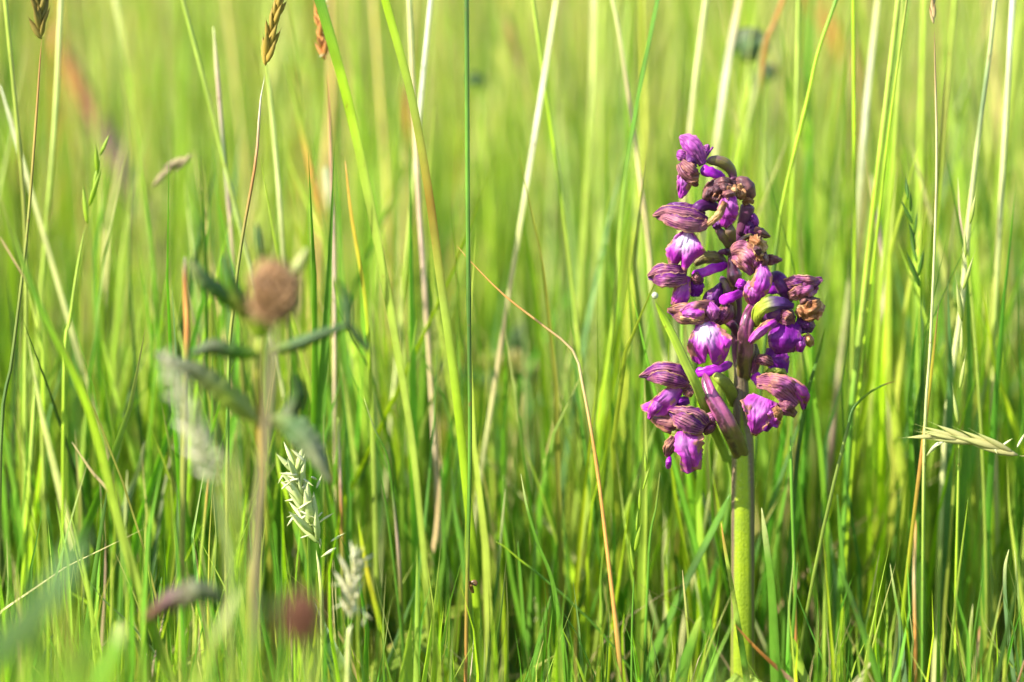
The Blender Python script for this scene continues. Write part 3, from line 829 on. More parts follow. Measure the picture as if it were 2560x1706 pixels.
def put(me, name, root, pos, direc, scale, wide=1.0, roll=None):
    o = bpy.data.objects.new(name, me)
    COL.objects.link(o)
    o.parent = root
    q = direc.to_track_quat('Z', 'Y')
    m = Matrix.Translation(pos - ORIGIN[root.name]) @ q.to_matrix().to_4x4() @ Matrix.Rotation(rnd.uniform(0, 6.28) if roll is None else roll, 4, 'Z')
    o.matrix_local = m @ Matrix.Diagonal((scale * wide, scale * wide, scale, 1))
    return o


def stem_part(root, pts, w, Y, cols, name='stem', taper=(1, 1)):
    S = [(a, b, 0) for a, b in pts]
    return tube(name, S, [w * (taper[0] + (taper[1] - taper[0]) * i / (len(S) - 1)) for i in range(len(S))], M['culm'], root, Y=Y, nu=30, ns=8,
                cols=[C[c] for c in cols])


def ground_pt(x, y, Y):
    """where a stem seen leaving at (x, y) reaches the ground in its own plane: pixel row of z = 0 there"""
    b = (SP - CAM_H * CP / Y) / (CP + CAM_H * SP / Y) if False else None
    lo, hi = 0, 6000
    for _ in range(50):
        m = (lo + hi) / 2
        if Q(x, m, Y).z > 0: lo = m
        else: hi = m
    return (x, lo + 8)


def seed_head(name, label, cat, stem, w, dy, scols, axis, n, slen, fat, spread, c0, c1, awn=0.0, stamens=0, group=None, wide=1.0, mat='dry', up=1):
    Y = Y0 + dy
    if stem:
        stem = list(stem) + [ground_pt(stem[-1][0] + (stem[-1][0] - stem[-2][0]) * 0.3, stem[-1][1], Y)]
        base = Q(*stem[-1], Y)
    else:
        base = Q(*axis[0], Y)
    t = thing(name, base, label, cat, group)
    if stem:
        stem_part(t, stem, w, Y, scols, taper=(.7, 1.2))
    me = spikelet_mesh('spikelet', M[mat], c0, c1, fat, awn)
    A = cr([(a, b, 0) for a, b in axis], n)
    k = pxm(Y)
    for i in range(n):
        p = Q(A[i][0], A[i][1], Y)
        a = Q(A[min(i + 1, n - 1)][0], A[min(i + 1, n - 1)][1], Y) - Q(A[max(i - 1, 0)][0], A[max(i - 1, 0)][1], Y)
        a.normalize()
        th = i * 2.4 + rnd.uniform(-.4, .4)
        sd = a.cross(Vector((0, 1, 0))).normalized()
        dv = (a + (sd * math.cos(th) + Vector((0, -1, 0)) * math.sin(th)) * spread * rnd.uniform(.6, 1.3)).normalized()
        L = slen * k * rnd.uniform(.75, 1.2) * (1 - 0.35 * i / n)
        put(me, 'spikelet', t, p, dv, L, wide)
    if stamens:
        sm = spikelet_mesh('stamen', M['dry'], C['white'], C['pale'], 0.10)
        for i in range(stamens):
            f = rnd.random()
            q = A[int(f * (n - 1))]
            p = Q(q[0] + rnd.uniform(-1, 1) * slen * (.3 if awn else .45), q[1] + rnd.uniform(-1, 1) * slen * (.1 if awn else .3), Y, rnd.uniform(-2, 3))
            dv = Vector((rnd.uniform(-1, 1), rnd.uniform(-.5, .5), rnd.uniform(-.8, .8))).normalized()
            put(sm, 'stamen', t, p, dv, slen * k * rnd.uniform(.25, .5))
    return t


GO, GB = (.30, .24, .05), (.16, .11, .02)
seed_head('flowering_grass', 'dark stalk with a brown green seed head cut by the top left corner', 'grass', [(104, 95), (88, 330), (66, 600), (30, 900), (2, 1110)], 4.5, -.005, ['rust', 'olive', 'dark', 'olive', 'green'],
          [(104, 98), (100, 30), (98, -80)], 26, 62, .15, .42, GO, GB, .1)
seed_head('flowering_grass', 'bearded golden brown seed head on a thin olive stalk left of the top centre', 'grass', [(662, 190), (650, 262), (640, 400), (605, 600), (585, 760), (570, 1000)], 4.5, 0.0, ['white', 'rust', 'olive', 'olive', 'green', 'olive', 'olive', 'green', 'olive'],
          [(664, 165), (676, 90), (696, 10), (705, -70)], 34, 62, .16, .34, (.46, .30, .05), (.20, .15, .02), .12)
seed_head('flowering_grass', 'rusty blurred seed head beside the wide green blade at the top', 'grass', [(818, 180), (824, 300), (830, 480), (836, 700)], 4, .04, ['rust', 'pink', 'straw', 'pale'],
          [(815, 150), (800, 80), (796, 10), (790, -40)], 20, 44, .2, .45, C['orange'], C['rust'], 0, 10)
seed_head('flowering_grass', 'thread thin white stalk with a narrow brown seed head at upper right', 'grass', [(2336, 70), (2338, 180), (2342, 380), (2337, 600), (2326, 860), (2310, 1150)], 3.5, 0.0, ['brown', 'straw', 'pale', 'pale', 'lime', 'green', 'green'],
          [(2335, 60), (2333, 20), (2338, -30)], 9, 40, .14, .2, C['straw'], C['brown'], .1)
# nodding head at the right: hangs from a stalk that leans in from beyond the frame
seed_head('flowering_grass', 'nodding straw coloured seed head lying level at the right edge', 'grass', [(2548, 1140), (2590, 1150), (2630, 1230), (2650, 1500)], 4, -.005, ['straw', 'straw', 'olive', 'green'],
          [(2545, 1138), (2500, 1120), (2450, 1108), (2400, 1098), (2350, 1090)], 17, 120, .085, .17, (.46, .38, .16), (.40, .42, .13), .25, 5)
seed_head('flowering_grass', 'sharp feathery cream flower head low left of centre', 'grass', [(790, 1375), (800, 1440), (805, 1560)], 5.5, -.02, ['pale', 'lime', 'lime'],
          [(798, 1360), (775, 1300), (752, 1230), (738, 1170)], 24, 104, .11, .6, (.42, .52, .14), (.58, .60, .30), 0, 34)
seed_head('flowering_grass', 'smaller cream feathery head blurred beside the dark burr', 'grass', [(880, 1560), (870, 1640)], 7, -.07, ['pale', 'lime'],
          [(882, 1550), (878, 1500), (880, 1440), (892, 1400)], 20, 84, .10, .65, (.60, .56, .28), (.66, .60, .42), 0, 18)
seed_head('flowering_grass', 'fluffy lilac grey flower spike out of focus under the long lower leaf', 'grass', [(530, 1200), (560, 1330), (575, 1500)], 7, -.13, ['grey', 'olive', 'lime'],
          [(535, 1200), (500, 1110), (455, 1000), (415, 900)], 34, 66, .13, .9, (.52, .50, .26), (.46, .40, .34), 0, 130)
seed_head('flowering_grass', 'vivid yellow green oat spikelets behind the left stalks', 'grass', [(215, 560), (195, 660), (175, 800), (160, 950)], 4, .02, ['lime', 'bright', 'lime'],
          [(218, 560), (222, 520), (240, 450), (250, 390)], 5, 95, .085, .22, C['bright'], C['lime'], .3, mat='leaf')
seed_head('flowering_grass', 'dark green spikelets of a brome stalk right of the orchid', 'grass', [(2300, 735), (2306, 840), (2308, 1000)], 3.5, .02, ['dark', 'green', 'lime'],
          [(2300, 720), (2292, 650), (2282, 560), (2270, 500)], 8, 95, .09, .28, C['green'], C['dark'], .3, mat='leaf')
seed_head('flowering_grass', 'slim awned light green spikelets climbing the pale sheathed stalk', 'grass', [(2398, 1080), (2395, 1250), (2390, 1500)], 4, .0, ['lime', 'bright', 'lime'],
          [(2395, 1060), (2403, 880), (2408, 730), (2414, 640), (2425, 560)], 7, 105, .075, .22, C['lime'], C['pale'], .35, mat='leaf')
seed_head('flowering_grass', 'narrow bright green spikelets just left of the orchid foot', 'grass', [(1585, 1440), (1580, 1600)], 3, -.01, ['green', 'green'],
          [(1586, 1430), (1590, 1340), (1605, 1240), (1615, 1180)], 6, 80, .08, .2, C['bright'], C['lime'], .3, mat='leaf')
# dried floret caught in the air on a bent stalk
seed_head('dried_floret', 'dry grey brown floret floating out of focus in the upper left', 'seed', [(480, 385), (500, 380), (520, 560), (525, 900)], 3, .07, ['olive', 'olive', 'lime'],
          [(478, 385), (455, 402), (430, 420), (410, 436)], 6, 62, .17, .25, (.42, .34, .16), (.12, .09, .05), 0)


# ------------------------------------------------------------------ leafy plant, burr heads, buds
def burr(name, label, cat, cx, cy, rx, ry, dy, c0, c1, stem, w, scols, n=190):
    Y = Y0 + dy
    st = list(stem) + [ground_pt(stem[-1][0] + (stem[-1][0] - stem[-2][0]) * .4, stem[-1][1], Y)]
    t = thing(name, Q(*st[-1], Y), label, cat)
    stem_part(t, st, w, Y, scols)
    k = pxm(Y)
    c = Q(cx, cy, Y)
    # core of the head, covered by overlapping dry florets
    v = []
    nu, nv = 14, 18
    for i in range(nu):
        ph = math.pi * i / (nu - 1)
        for j in range(nv):
            th = 2 * math.pi * j / nv
            r = math.sin(ph)
            v.append(c + Vector((math.cos(th) * r * rx * k * .86, math.sin(th) * r * rx * k * .86, math.cos(ph) * ry * k * .9)))
    link('flower_head', v, grid_faces(nu, nv, True), M['dry'], t, None, [[q * .5 for q in c1]] * len(v))
    mes = [spikelet_mesh('floret', M['dry'], [q * f for q in c0], [q * f for q in c1], .34) for f in (1.0, 1.0, .75, .5)]
    for i in range(n):
        z = 1 - 2 * (i + .5) / n
        th = i * 2.39996
        r = math.sqrt(max(0, 1 - z * z))
        d = Vector((math.cos(th) * r, math.sin(th) * r, z))
        # squarish, lumpy outline: flattened crown, florets missing or sunken in places
        bx = 1 + .22 * (abs(d.z) * r) + .30 * mnoise.noise(d * 2.1 + Vector((n * .1, 3, 1)))
        p = c + Vector((d.x * rx, d.y * rx, d.z * ry)) * k * .80 * bx
        dv = (d + Vector((rnd.uniform(-.35, .35), rnd.uniform(-.35, .35), .75))).normalized()
        put(rnd.choice(mes), 'floret', t, p, dv, rx * k * rnd.uniform(.30, .50))
    return t


burr('burr_head_plant', 'pale brown burr head on a pinkish stalk in front of the leafy plant', 'seed head', 688, 730, 58, 80, -.135,
     (.60, .35, .17), (.44, .25, .12), [(690, 800), (682, 900), (672, 1020), (655, 1200), (640, 1420)], 10, ['mauve', 'mauve', 'mauve', 'mauve', 'olive'])
bt = burr('burr_head_plant', 'dark red brown burr head far out of focus near the bottom', 'seed head', 757, 1545, 50, 68, -.235,
          (.34, .15, .08), (.26, .10, .06), [(770, 1600), (774, 1660), (776, 1760)], 12, ['olive', 'lime', 'lime'])
sheet('leaf', [(735, 1540, 1), (690, 1530, 2), (640, 1515, 2)], [14, 17, 4], M['leaf'], bt, Y=Y0 - .235, cols=[C['teal'], C['dark'], C['teal']])


def leafy():
    dy = -.085
    Y = Y0 + dy
    st = [(655, 800), (645, 900), (648, 1000), (650, 1080), (655, 1200), (640, 1380), (628, 1520)]
    st.append(ground_pt(622, 1560, Y))
    t = thing('leafy_plant', Q(*st[-1], Y), 'leafy plant with toothed leaves and an orange brown stem at left', 'plant')
    tube('stem', [(a, b, 0) for a, b in st], [15, 9, 9, 9, 10, 11, 11, 11], M['culm'], t, Y=Y, nu=34, ns=10,
         cols=[C['lime'], C['amber'], C['amber'], C['olive'], C['amber'], C['amber'], C['olive'], C['green']])
    tube('calyx', [(640, 740, 0), (645, 790, 0), (655, 845, 0)], [22, 44, 18], M['leaf'], t, Y=Y, cols=[C['green'], C['olive'], C['bright']])
    g, d, e = C['green'], C['dark'], C['grey']
    L = lambda sp, ws, cols, **k: sheet('leaf', sp, [w * .8 for w in ws], M['leaf'], t, Y=Y, cols=cols, crumple=.15, wrinkle=.12, thick=.0003, fold=1.6, nu=56, flip=False, **{**k, 'cup': k.get('cup', 2) * .5})
    L([(655, 885, 0), (590, 880, 6), (530, 868, 9), (478, 885, 10)], [10, 24, 22, 5], [C['lime'], g, e, C['teal']], teeth=7, cup=3)
    L([(665, 880, 0), (740, 862, 5), (800, 838, 7), (870, 812, 9)], [10, 19, 16, 6], [C['lime'], C['teal'], C['teal'], C['teal']], teeth=9, cup=3)
    L([(872, 812, 8), (862, 745, 9), (835, 700, 10)], [10, 16, 5], [C['teal'], C['blue'], C['bright']], teeth=5)
    L([(872, 812, 8), (900, 850, 9), (928, 880, 9)], [9, 13, 4], [C['teal'], C['dark'], C['blue']], teeth=5)
    L([(650, 1055, 0), (590, 1005, 6), (500, 935, 9), (385, 885, 12)], [8, 34, 30, 4], [C['pale'], C['lime'], e, C['grey']], teeth=9, cup=4)
    L([(655, 1050, 0), (720, 1060, 6), (775, 1110, 9), (825, 1205, 10)], [10, 34, 38, 6], [C['olive'], C['blue'], C['grey'], e], teeth=10, cup=4)
    L([(720, 1050, 4), (745, 990, 5), (735, 935, 4)], [28, 22, 4], [e, C['dark'], C['dark']], teeth=5)
    L([(640, 820, 0), (605, 760, 6), (575, 700, 8), (560, 640, 9)], [14, 24, 18, 5], [C['olive'], C['olive'], C['green'], C['blue']], teeth=6)
    L([(625, 800, 0), (560, 740, 5), (510, 700, 8), (475, 650, 10)], [10, 24, 22, 6], [C['bright'], g, C['blue'], C['pale']], teeth=7)
    L([(725, 700, 2), (750, 660, 4), (768, 622, 5)], [10, 18, 6], [g, C['pale'], C['pale']], teeth=4)
    L([(655, 650, 2), (648, 600, 4), (640, 560, 4)], [10, 11, 4], [C['olive'], C['blue'], C['blue']])


leafy()

o = sheet('dead_leaf', [(365, 1548, 0), (430, 1500, 3), (500, 1478, 5), (560, 1500, 3)], [8, 26, 28, 10], M['leaf'], None, Y=Y0 - .13, cols=[C['brown'], C['plum'], C['grey'], C['grey']], crumple=.8, base=Q(560, 1500, Y0 - .13), cup=3)
tag(o, 'grey brown dry leaf lying level across the broad bright blade', 'leaf')

# brown stalk left of the leafy plant
stalk('grass_stalk', 'grass stalk', 'orange brown upright stalk just left of the leafy plant', V((462, 640), (464, 730), (468, 820), (466, 900)), 17, -.05, ['grey', 'rust', 'orange', 'rust', 'olive'], taper=(.8, 1))
# blurred flowering herb in the middle distance
Yd = Y0 + .16
hb = thing('flowering_herb', Q(1262, 1400, Yd), 'small blurred herb with a dark leaf and yellowish florets behind the whitish blade', 'plant')
stem_part(hb, [(1262, 945), (1268, 1040), (1270, 1160), ground_pt(1262, 1400, Yd)], 5, Yd, ['olive', 'lime', 'green'])
for sp, ws, cs in [([(1262, 930), (1285, 870), (1310, 805)], [10, 26, 8], ['green', 'dark', 'teal']), ([(1265, 945), (1310, 940), (1350, 945)], [8, 18, 6], ['olive', 'green', 'pale']),
                   ([(1255, 945), (1215, 950), (1180, 930)], [8, 18, 6], ['green', 'teal', 'green']), ([(1262, 935), (1225, 900), (1210, 880)], [8, 18, 6], ['yellow', 'lime', 'lime']),
                   ([(1200, 955), (1120, 920), (1060, 890)], [6, 14, 6], ['green', 'teal', 'teal'])]:
    sheet('leaf', [(*p, 0) for p in sp], ws, M['leaf'], hb, Y=Yd, cols=[C[c] for c in cs])
fm = spikelet_mesh('floret', M['dry'], C['yellow'], C['straw'], .28)
for i in range(16):
    put(fm, 'floret', hb, Q(1262 + rnd.uniform(-35, 65), 930 + rnd.uniform(-25, 20), Yd, rnd.uniform(-4, 4)), Vector((rnd.uniform(-1, 1), rnd.uniform(-1, .2), rnd.uniform(.2, 1))).normalized(), .006)


def bud(label, cx, cy, rx, ry, dy, c0, c1, stem, lean):
    Y = Y0 + dy
    st = list(stem) + [ground_pt(stem[-1][0], stem[-1][1] + 200, Y)]
    t = thing('flower_bud', Q(*st[-1], Y), label, 'bud')
    stem_part(t, st, rx * .32, Y, ['lime', 'bright', 'lime', 'green'], taper=(1.1, .7))
    tube('bud', [(cx - lean * ry, cy - ry, 0), (cx, cy, 0), (cx + lean * ry, cy + ry, 0)], [rx * .7, rx, rx * .75], M['leaf'], t, Y=Y, crumple=.25, cols=[c0, c1, c0])
    for s in (-1, 0, 1):
        sheet('sepal', [(cx + lean * ry + s * rx * .5, cy + ry * 1.0, 3), (cx + s * rx * .95, cy, rx * pxm(Y) * 700), (cx - lean * ry + s * rx * .5, cy - ry * .95, 2)], [3, rx * .4, 2], M['leaf'], t, Y=Y, cols=[C['bright'], c1, c0])


bud('hanging grey green bud blurred above the orchid at the right', 1874, 112, 36, 44, .12, C['grey'], C['blue'], [(1872, 150), (1876, 260), (1868, 420), (1862, 620)], .1)
bud('small grey bud tucked behind the fresh green stalk at upper right', 1916, 184, 20, 24, .15, C['grey'], C['teal'], [(1910, 200), (1905, 330), (1900, 640)], -.5)
bud('little dark bud blurred right of the dark green upright stalk', 1192, 205, 18, 24, .18, C['teal'], C['dark'], [(1196, 225), (1215, 400), (1230, 700)], .3)


# small brown snail on the upright stalk
def snail():
    Ys = Y0 - .018
    c = Q(1187, 1459, Ys)
    b = Q(1180, 1478, Ys)
    t = thing('snail', b, 'tiny dark brown snail shell stuck low on the dark green upright stalk', 'snail')
    nu, ns = 64, 10
    v, cc = [], []
    R = 13 * pxm(Ys)
    for i in range(nu):
        a = i / (nu - 1) * 2.6 * 2 * math.pi
        g = math.exp((i / (nu - 1) - 1) * 2.6)
        rr, tr = R * .58 * g, R * .50 * g
        cen = c + Vector((math.cos(a) * rr, -R * .55 * (1 - g), math.sin(a) * rr))
        rad = Vector((math.cos(a), 0, math.sin(a)))
        for j in range(ns):
            th = 2 * math.pi * j / ns
            v.append(cen + rad * tr * math.cos(th) + Vector((0, tr * math.sin(th), 0)))
            cc.append(C['brown'] if j % 5 else C['rust'])
    link('shell', v, grid_faces(nu, ns, True), M['culm'], t, None, [[x * .6 for x in k] for k in cc])
    tube('foot', [(1174, 1452, 2), (1178, 1470, -2), (1184, 1484, -3)], [3, 6, 3], M['culm'], t, Y=Ys, cols=[C['brown'], C['brown']])


snail()


# ------------------------------------------------------------------ the orchid
orch = thing('orchid', Q(1858, 1905, Y0), 'purple green-winged orchid in flower with a stout yellow green stem', 'flower')
ORIGIN[orch.name] = orch.location.copy()
gp = ground_pt(1857, 1800, Y0)
tube('stem', [(1851, 880, 0), (1853, 990, 0), (1856, 1100, 0), (1857, 1250, 0), (1857, 1450, 0), (1857, 1706, 0), gp + (0,)],
     [16, 20, 28, 30, 30, 31, 33], M['stem'], orch, nu=70, ns=28, groove=.05)
tube('upper_stem', [(1866, 500, -1), (1862, 545, -1), (1850, 590, -1), (1832, 625, -1), (1836, 680, -2), (1842, 760, -2), (1842, 850, -1), (1852, 935, -1)],
     [14, 16, 15, 13, 13, 13, 14, 17], M['rachis'], orch, nu=60, ns=14, crumple=.12)
for sp, ws in [([(1860, 1700, 4), (1800, 1770, 10), (1730, 1790, 24)], [30, 34, 6]), ([(1860, 1710, 4), (1930, 1760, 10), (2000, 1775, 20)], [28, 30, 6])]:
    sheet('leaf', sp, ws, M['leaf'], orch, cols=[C['lime'], C['green'], C['green']])


_sheet = sheet


def hood_sheet(name, spine, widths, mat, parent, **k):
    """The hood of a flower: an upper sepal, a lower side sepal overlapping it, and the dark inside behind them."""
    n = len(spine)
    S = np.array([(p[0], p[1]) for p in spine], float)
    T = np.gradient(S, axis=0)
    T /= np.linalg.norm(T, axis=1)[:, None]
    N = np.stack([-T[:, 1], T[:, 0]], 1)
    wl = np.array([w[0] if isinstance(w, (tuple, list)) else w for w in widths], float)
    wr = np.array([w[1] if isinstance(w, (tuple, list)) else w for w in widths], float)

    def band(a, b, d, shrink=1.0):
        hi = np.where(a > 0, wl * a, wr * a)
        lo = np.where(b > 0, wl * b, wr * b)
        c = S + N * ((hi + lo) / 2)[:, None]
        w = np.maximum((hi - lo) / 2, 1.0)
        return [(c[i, 0], c[i, 1], (spine[i][2] if len(spine[i]) > 2 else 0) + d[min(i, len(d) - 1)]) for i in range(n)], list(w)
    k.setdefault('cup', 4)
    k.setdefault('wrinkle', .3)
    k.setdefault('edge', .2)
    k.setdefault('ruffle', .8)
    k.setdefault('waves', 5)
    cup = k.pop('cup')
    half = [c * .38 for c in cup] if isinstance(cup, (list, tuple)) else cup * .38
    s1, w1 = band(1.0, -0.25, [-.6, -.8, -.8, -.4])
    s2, w2 = band(0.22, -1.0, [.6, 1.0, 1.0, -.6])
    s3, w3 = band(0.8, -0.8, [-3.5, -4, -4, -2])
    # the lower sepal ends short and its point bends away from the upper one
    s2[-1] = (s2[-1][0] * .65 + s2[-2][0] * .35, s2[-1][1] * .65 + s2[-2][1] * .35 + 5, s2[-1][2] - .5)
    o = _sheet('hood', s1, w1, mat, parent, cup=half, **k)
    _sheet('sepal', s2, w2, mat, parent, cup=half, **k)
    _sheet('sepal', s3, w3, M['sepal_dark'], parent, cup=-1.5, nu=16, nv=9)  # not a sepal: dark backing that paints the shade inside the hood
    return o


def sheet(name, *a, **k):
    return hood_sheet(name, *a, **k) if name == 'hood' else _sheet(name, *a, **k)


def flower(label=None):
    """one flower of the spike: its ovary is the part, petals, hood, lip and spur are pieces of it"""
    return label


def F(core, label=None):
    core.name = 'flower'
    core.data.name = 'flower'
    if label: core['label'] = label
    return core


# A: topmost flower
f = F(tube('flower', [(1764, 404, 2), (1790, 402, 2), (1815, 412, 1), (1830, 432, 0), (1834, 462, -1)], [8, 14, 15, 12, 9], M['ovary_olive'], orch, crumple=.12), 'topmost flower nodding to the left')
sheet('sepal', [(1758, 412, 4), (1738, 375, 6), (1716, 352, 5), (1699, 342, 4)], [10, 23, 20, 3], M['sepal'], f, cup=2.0, edge=.2)
sheet('sepal', [(1752, 405, 1), (1764, 375, 0), (1772, 362, 0)], [9, 10, 2], M['sepal'], f, cup=1)
sheet('sepal', [(1782, 368, 0), (1770, 385, 1), (1756, 402, 2)], [1.5, 2, 6], M['sepal'], f, cup=.5)
sheet('sepal', [(1722, 398, 4), (1702, 388, 5), (1692, 386, 4)], [8, 14, 7], M['sepal'], f, cup=1.5)
sheet('hood', [(1700, 408, 5), (1714, 424, 7), (1730, 436, 7), (1748, 440, 6)], [(10, 14), (22, 22), (22, 20), (14, 8)], M['hood_brown'], f, cup=4)
sheet('petal', [(1718, 385, 5), (1728, 402, 7), (1738, 420, 6)], [5, 10, 6], M['sepal_dark'], f, cup=1.5)  # dark sheet painted in for the shaded opening of the hood
sheet('lip', [(1714, 428, 4), (1711, 456, 5), (1706, 480, 4), (1701, 496, 3)], [16, 19, 12, 3], M['lip_plain'], f, cup=3, ruffle=.4)
sheet('petal', [(1734, 446, 4), (1738, 458, 5), (1745, 464, 4)], [8, 9, 3], M['hood_brown'], f, cup=2, crumple=.8)
tube('spur', [(1750, 424, 4), (1775, 430, 5), (1800, 440, 4), (1814, 448, 2)], [14, 14, 11, 6], M['spur'], f)

# B: withered flower below it
f = F(tube('flower', [(1826, 445, 2), (1845, 462, 0), (1852, 500, -1)], [8, 13, 10], M['rachis'], orch, crumple=.2), 'withered brown flower near the top')
sheet('hood', [(1838, 468, 6), (1808, 464, 8), (1782, 480, 7), (1766, 502, 5)], [14, 22, 25, 12], M['dead_dark'], f, cup=5, crumple=1.6, ruffle=1)
sheet('hood', [(1836, 478, 8), (1812, 482, 9), (1790, 500, 8)], [14, 18, 12], M['hood_brown'], f, cup=4, crumple=1.8, ruffle=1.2)
sheet('petal', [(1842, 470, 8), (1826, 476, 10), (1808, 470, 9)], [9, 10, 5], M['dead'], f, cup=3, crumple=1.5)
sheet('lip', [(1822, 482, 8), (1822, 508, 10), (1818, 535, 9), (1808, 568, 6)], [12, 23, 25, 9], M['lip_plain'], f, cup=3, crumple=.7)
sheet('lip', [(1836, 520, 7), (1826, 545, 8), (1812, 558, 6)], [9, 14, 8], M['lip_plain'], f, cup=2)
sheet('petal', [(1812, 505, 11), (1800, 532, 12), (1785, 550, 11), (1768, 562, 10)], [6, 9, 8, 5], M['dead'], f, cup=1.5, crumple=.6)
sheet('petal', [(1806, 545, 6), (1795, 562, 6), (1782, 568, 5)], [10, 11, 4], M['sepal_dark'], f, cup=2)

# dark dried buds at the top right
f = F(tube('flower', [(1836, 455, 1), (1852, 456, 2), (1870, 475, 2), (1880, 500, 1)], [8, 18, 21, 12], M['dead_dark'], orch, crumple=.25), 'dark dried bud at the top of the spike')
sheet('sepal', [(1844, 462, 5), (1852, 482, 6), (1856, 500, 5)], [8, 13, 6], M['dead'], f, cup=2, crumple=1)
sheet('sepal', [(1858, 510, 3), (1870, 502, 5), (1884, 506, 3)], [6, 8, 4], M['dead'], f, cup=2, crumple=1)
tube('ovary', [(1871, 508, 1), (1862, 548, 1), (1848, 592, 0)], [19, 17, 11], M['rachis'], f)

# ovaries under them
f = F(tube('flower', [(1788, 566, 4), (1808, 590, 4), (1822, 612, 2), (1830, 628, 0)], [7, 13, 12, 9], M['ovary_olive'], orch, crumple=.1), 'olive ovary under the withered flower')
tube('ovary', [(1815, 552, 4), (1826, 580, 5), (1832, 612, 2)], [8, 14, 9], M['ovary_olive'], f)
tube('bract', [(1828, 630, 1), (1812, 630, 3), (1794, 630, 3)], [10, 9, 3], M['rachis'], f, crumple=.2)
sheet('sepal', [(1884, 540, 1), (1878, 562, 3), (1866, 588, 2)], [9, 18, 10], M['sepal_dark'], f, cup=3)
sheet('sepal', [(1880, 536, 2), (1888, 555, 3), (1884, 575, 2)], [7, 9, 4], M['sepal'], f, cup=2)

# bud at the right, below
f = F(tube('flower', [(1868, 588, 1), (1886, 580, 3), (1905, 585, 3), (1926, 593, 2)], [9, 15, 14, 3], M['sepal_dark'], orch, crumple=.15), 'dark purple bud pointing right')
sheet('sepal', [(1886, 574, 5), (1905, 582, 6), (1925, 592, 3)], [7, 8, 2], M['hood_brown'], f, cup=2)
tube('bract', [(1832, 632, 3), (1848, 606, 5), (1866, 592, 3)], [7, 6, 3], M['ovary'], f)

# C: big striped hood on the upper left with white-centred lip
f = F(tube('flower', [(1728, 544, 3), (1746, 520, 4), (1770, 512, 3), (1800, 522, 1)], [10, 16, 15, 10], M['sepal_dark'], orch), 'upper left flower with a long striped hood')
sheet('hood', [(1768, 552, 8), (1738, 548, 11), (1700, 544, 12), (1662, 536, 10), (1632, 540, 7)], [(8, 20), (24, 34), (27, 31), (22, 20), (2, 2)], M['hood'], f, cup=[4, 7, 8, 6, 1], nu=36)
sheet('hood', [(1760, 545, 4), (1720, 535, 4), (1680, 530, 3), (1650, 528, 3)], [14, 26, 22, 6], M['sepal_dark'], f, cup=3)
sheet('petal', [(1770, 555, 9), (1752, 566, 11), (1732, 575, 10)], [10, 13, 6], M['hood_tan'], f, cup=2)
sheet('lip', [(1722, 578, 8), (1716, 605, 11), (1710, 635, 11), (1706, 662, 8)], [(12, 10), (34, 38), (46, 49), (40, 32)], M['lip'], f, cup=[2, 4, 7, 7],
      ext=[(1, -12), (.85, 4), (.5, 8), (.25, -2), (.12, -12), (.0, 8), (-.25, 16), (-.5, 4), (-.75, -8), (-1, -26)], ruffle=1.2, edge=.12, nu=40, nv=37)

# D: round striped hood lower left, seen from behind, with spur and bract
f = F(tube('flower', [(1728, 690, 3), (1745, 695, 5), (1758, 690, 4)], [12, 17, 10], M['rachis'], orch, crumple=.3), 'left flower with a round striped hood')
sheet('hood', [(1716, 688, 7), (1690, 688, 10), (1652, 688, 10), (1620, 692, 6)], [(16, 20), (27, 30), (29, 29), (6, 8)], M['hood'], f, cup=[3, 6, 7, 3])
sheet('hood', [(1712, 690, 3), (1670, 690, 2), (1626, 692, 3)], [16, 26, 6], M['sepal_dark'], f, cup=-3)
tube('spur', [(1728, 690, 4), (1752, 684, 5), (1786, 672, 5), (1822, 662, 2)], [11, 13, 13, 10], M['spur'], f)
sheet('bract', [(1736, 660, 2), (1762, 645, 3), (1795, 645, 3), (1816, 660, 1)], [6, 14, 13, 4], M['ovary_olive'], f, cup=2.5)
tube('bract', [(1768, 626, 2), (1785, 638, 2), (1806, 652, 1)], [1.5, 2.5, 2], M['rachis'], f)
sheet('lip', [(1718, 690, 6), (1704, 720, 8), (1692, 748, 8), (1684, 764, 6)], [(10, 10), (16, 24), (14, 28), (6, 22)], M['lip_plain'], f, cup=4)
sheet('lip', [(1728, 700, 4), (1738, 718, 5), (1738, 742, 4)], [14, 22, 10], M['lip_shaded'], f, cup=3, ruffle=.6)
sheet('petal', [(1736, 684, 7), (1742, 694, 8), (1750, 690, 7)], [8, 10, 6], M['hood_brown'], f, cup=3)

# E: central flower with the largest, white-hearted lip
f = F(tube('flower', [(1812, 800, 2), (1832, 815, 2), (1842, 840, 0)], [10, 12, 9], M['rachis'], orch), 'middle flower with the largest white hearted lip')
sheet('sepal', [(1802, 708, 3), (1795, 726, 5), (1782, 748, 6), (1772, 772, 5)], [3, 13, 24, 20], M['sepal_dark'], f, cup=4)
sheet('hood', [(1790, 800, 8), (1752, 795, 11), (1710, 788, 11), (1668, 776, 7)], [(14, 8), (26, 16), (32, 22), (6, 6)], M['hood_brown'], f, cup=[3, 6, 7, 3])
sheet('petal', [(1786, 756, 10), (1760, 756, 12), (1728, 762, 13), (1700, 778, 11)], [(4, 22), (5, 34), (5, 30), (2, 8)], M['hood_tan'], f, cup=3)
sheet('petal', [(1706, 786, 13), (1730, 782, 14), (1762, 786, 13)], [7, 15, 12], M['lip_plain'], f, cup=2.5, ruffle=.5)
sheet('hood', [(1772, 758, 11), (1782, 778, 13), (1786, 802, 11)], [8, 17, 8], M['sepal'], f, cup=5)
sheet('sepal', [(1826, 762, 4), (1812, 785, 7), (1790, 808, 7)], [10, 22, 9], M['hood_brown'], f, cup=4)
sheet('petal', [(1820, 770, 7), (1810, 786, 9), (1802, 800, 8)], [6, 9, 5], M['hood_tan'], f, cup=2)
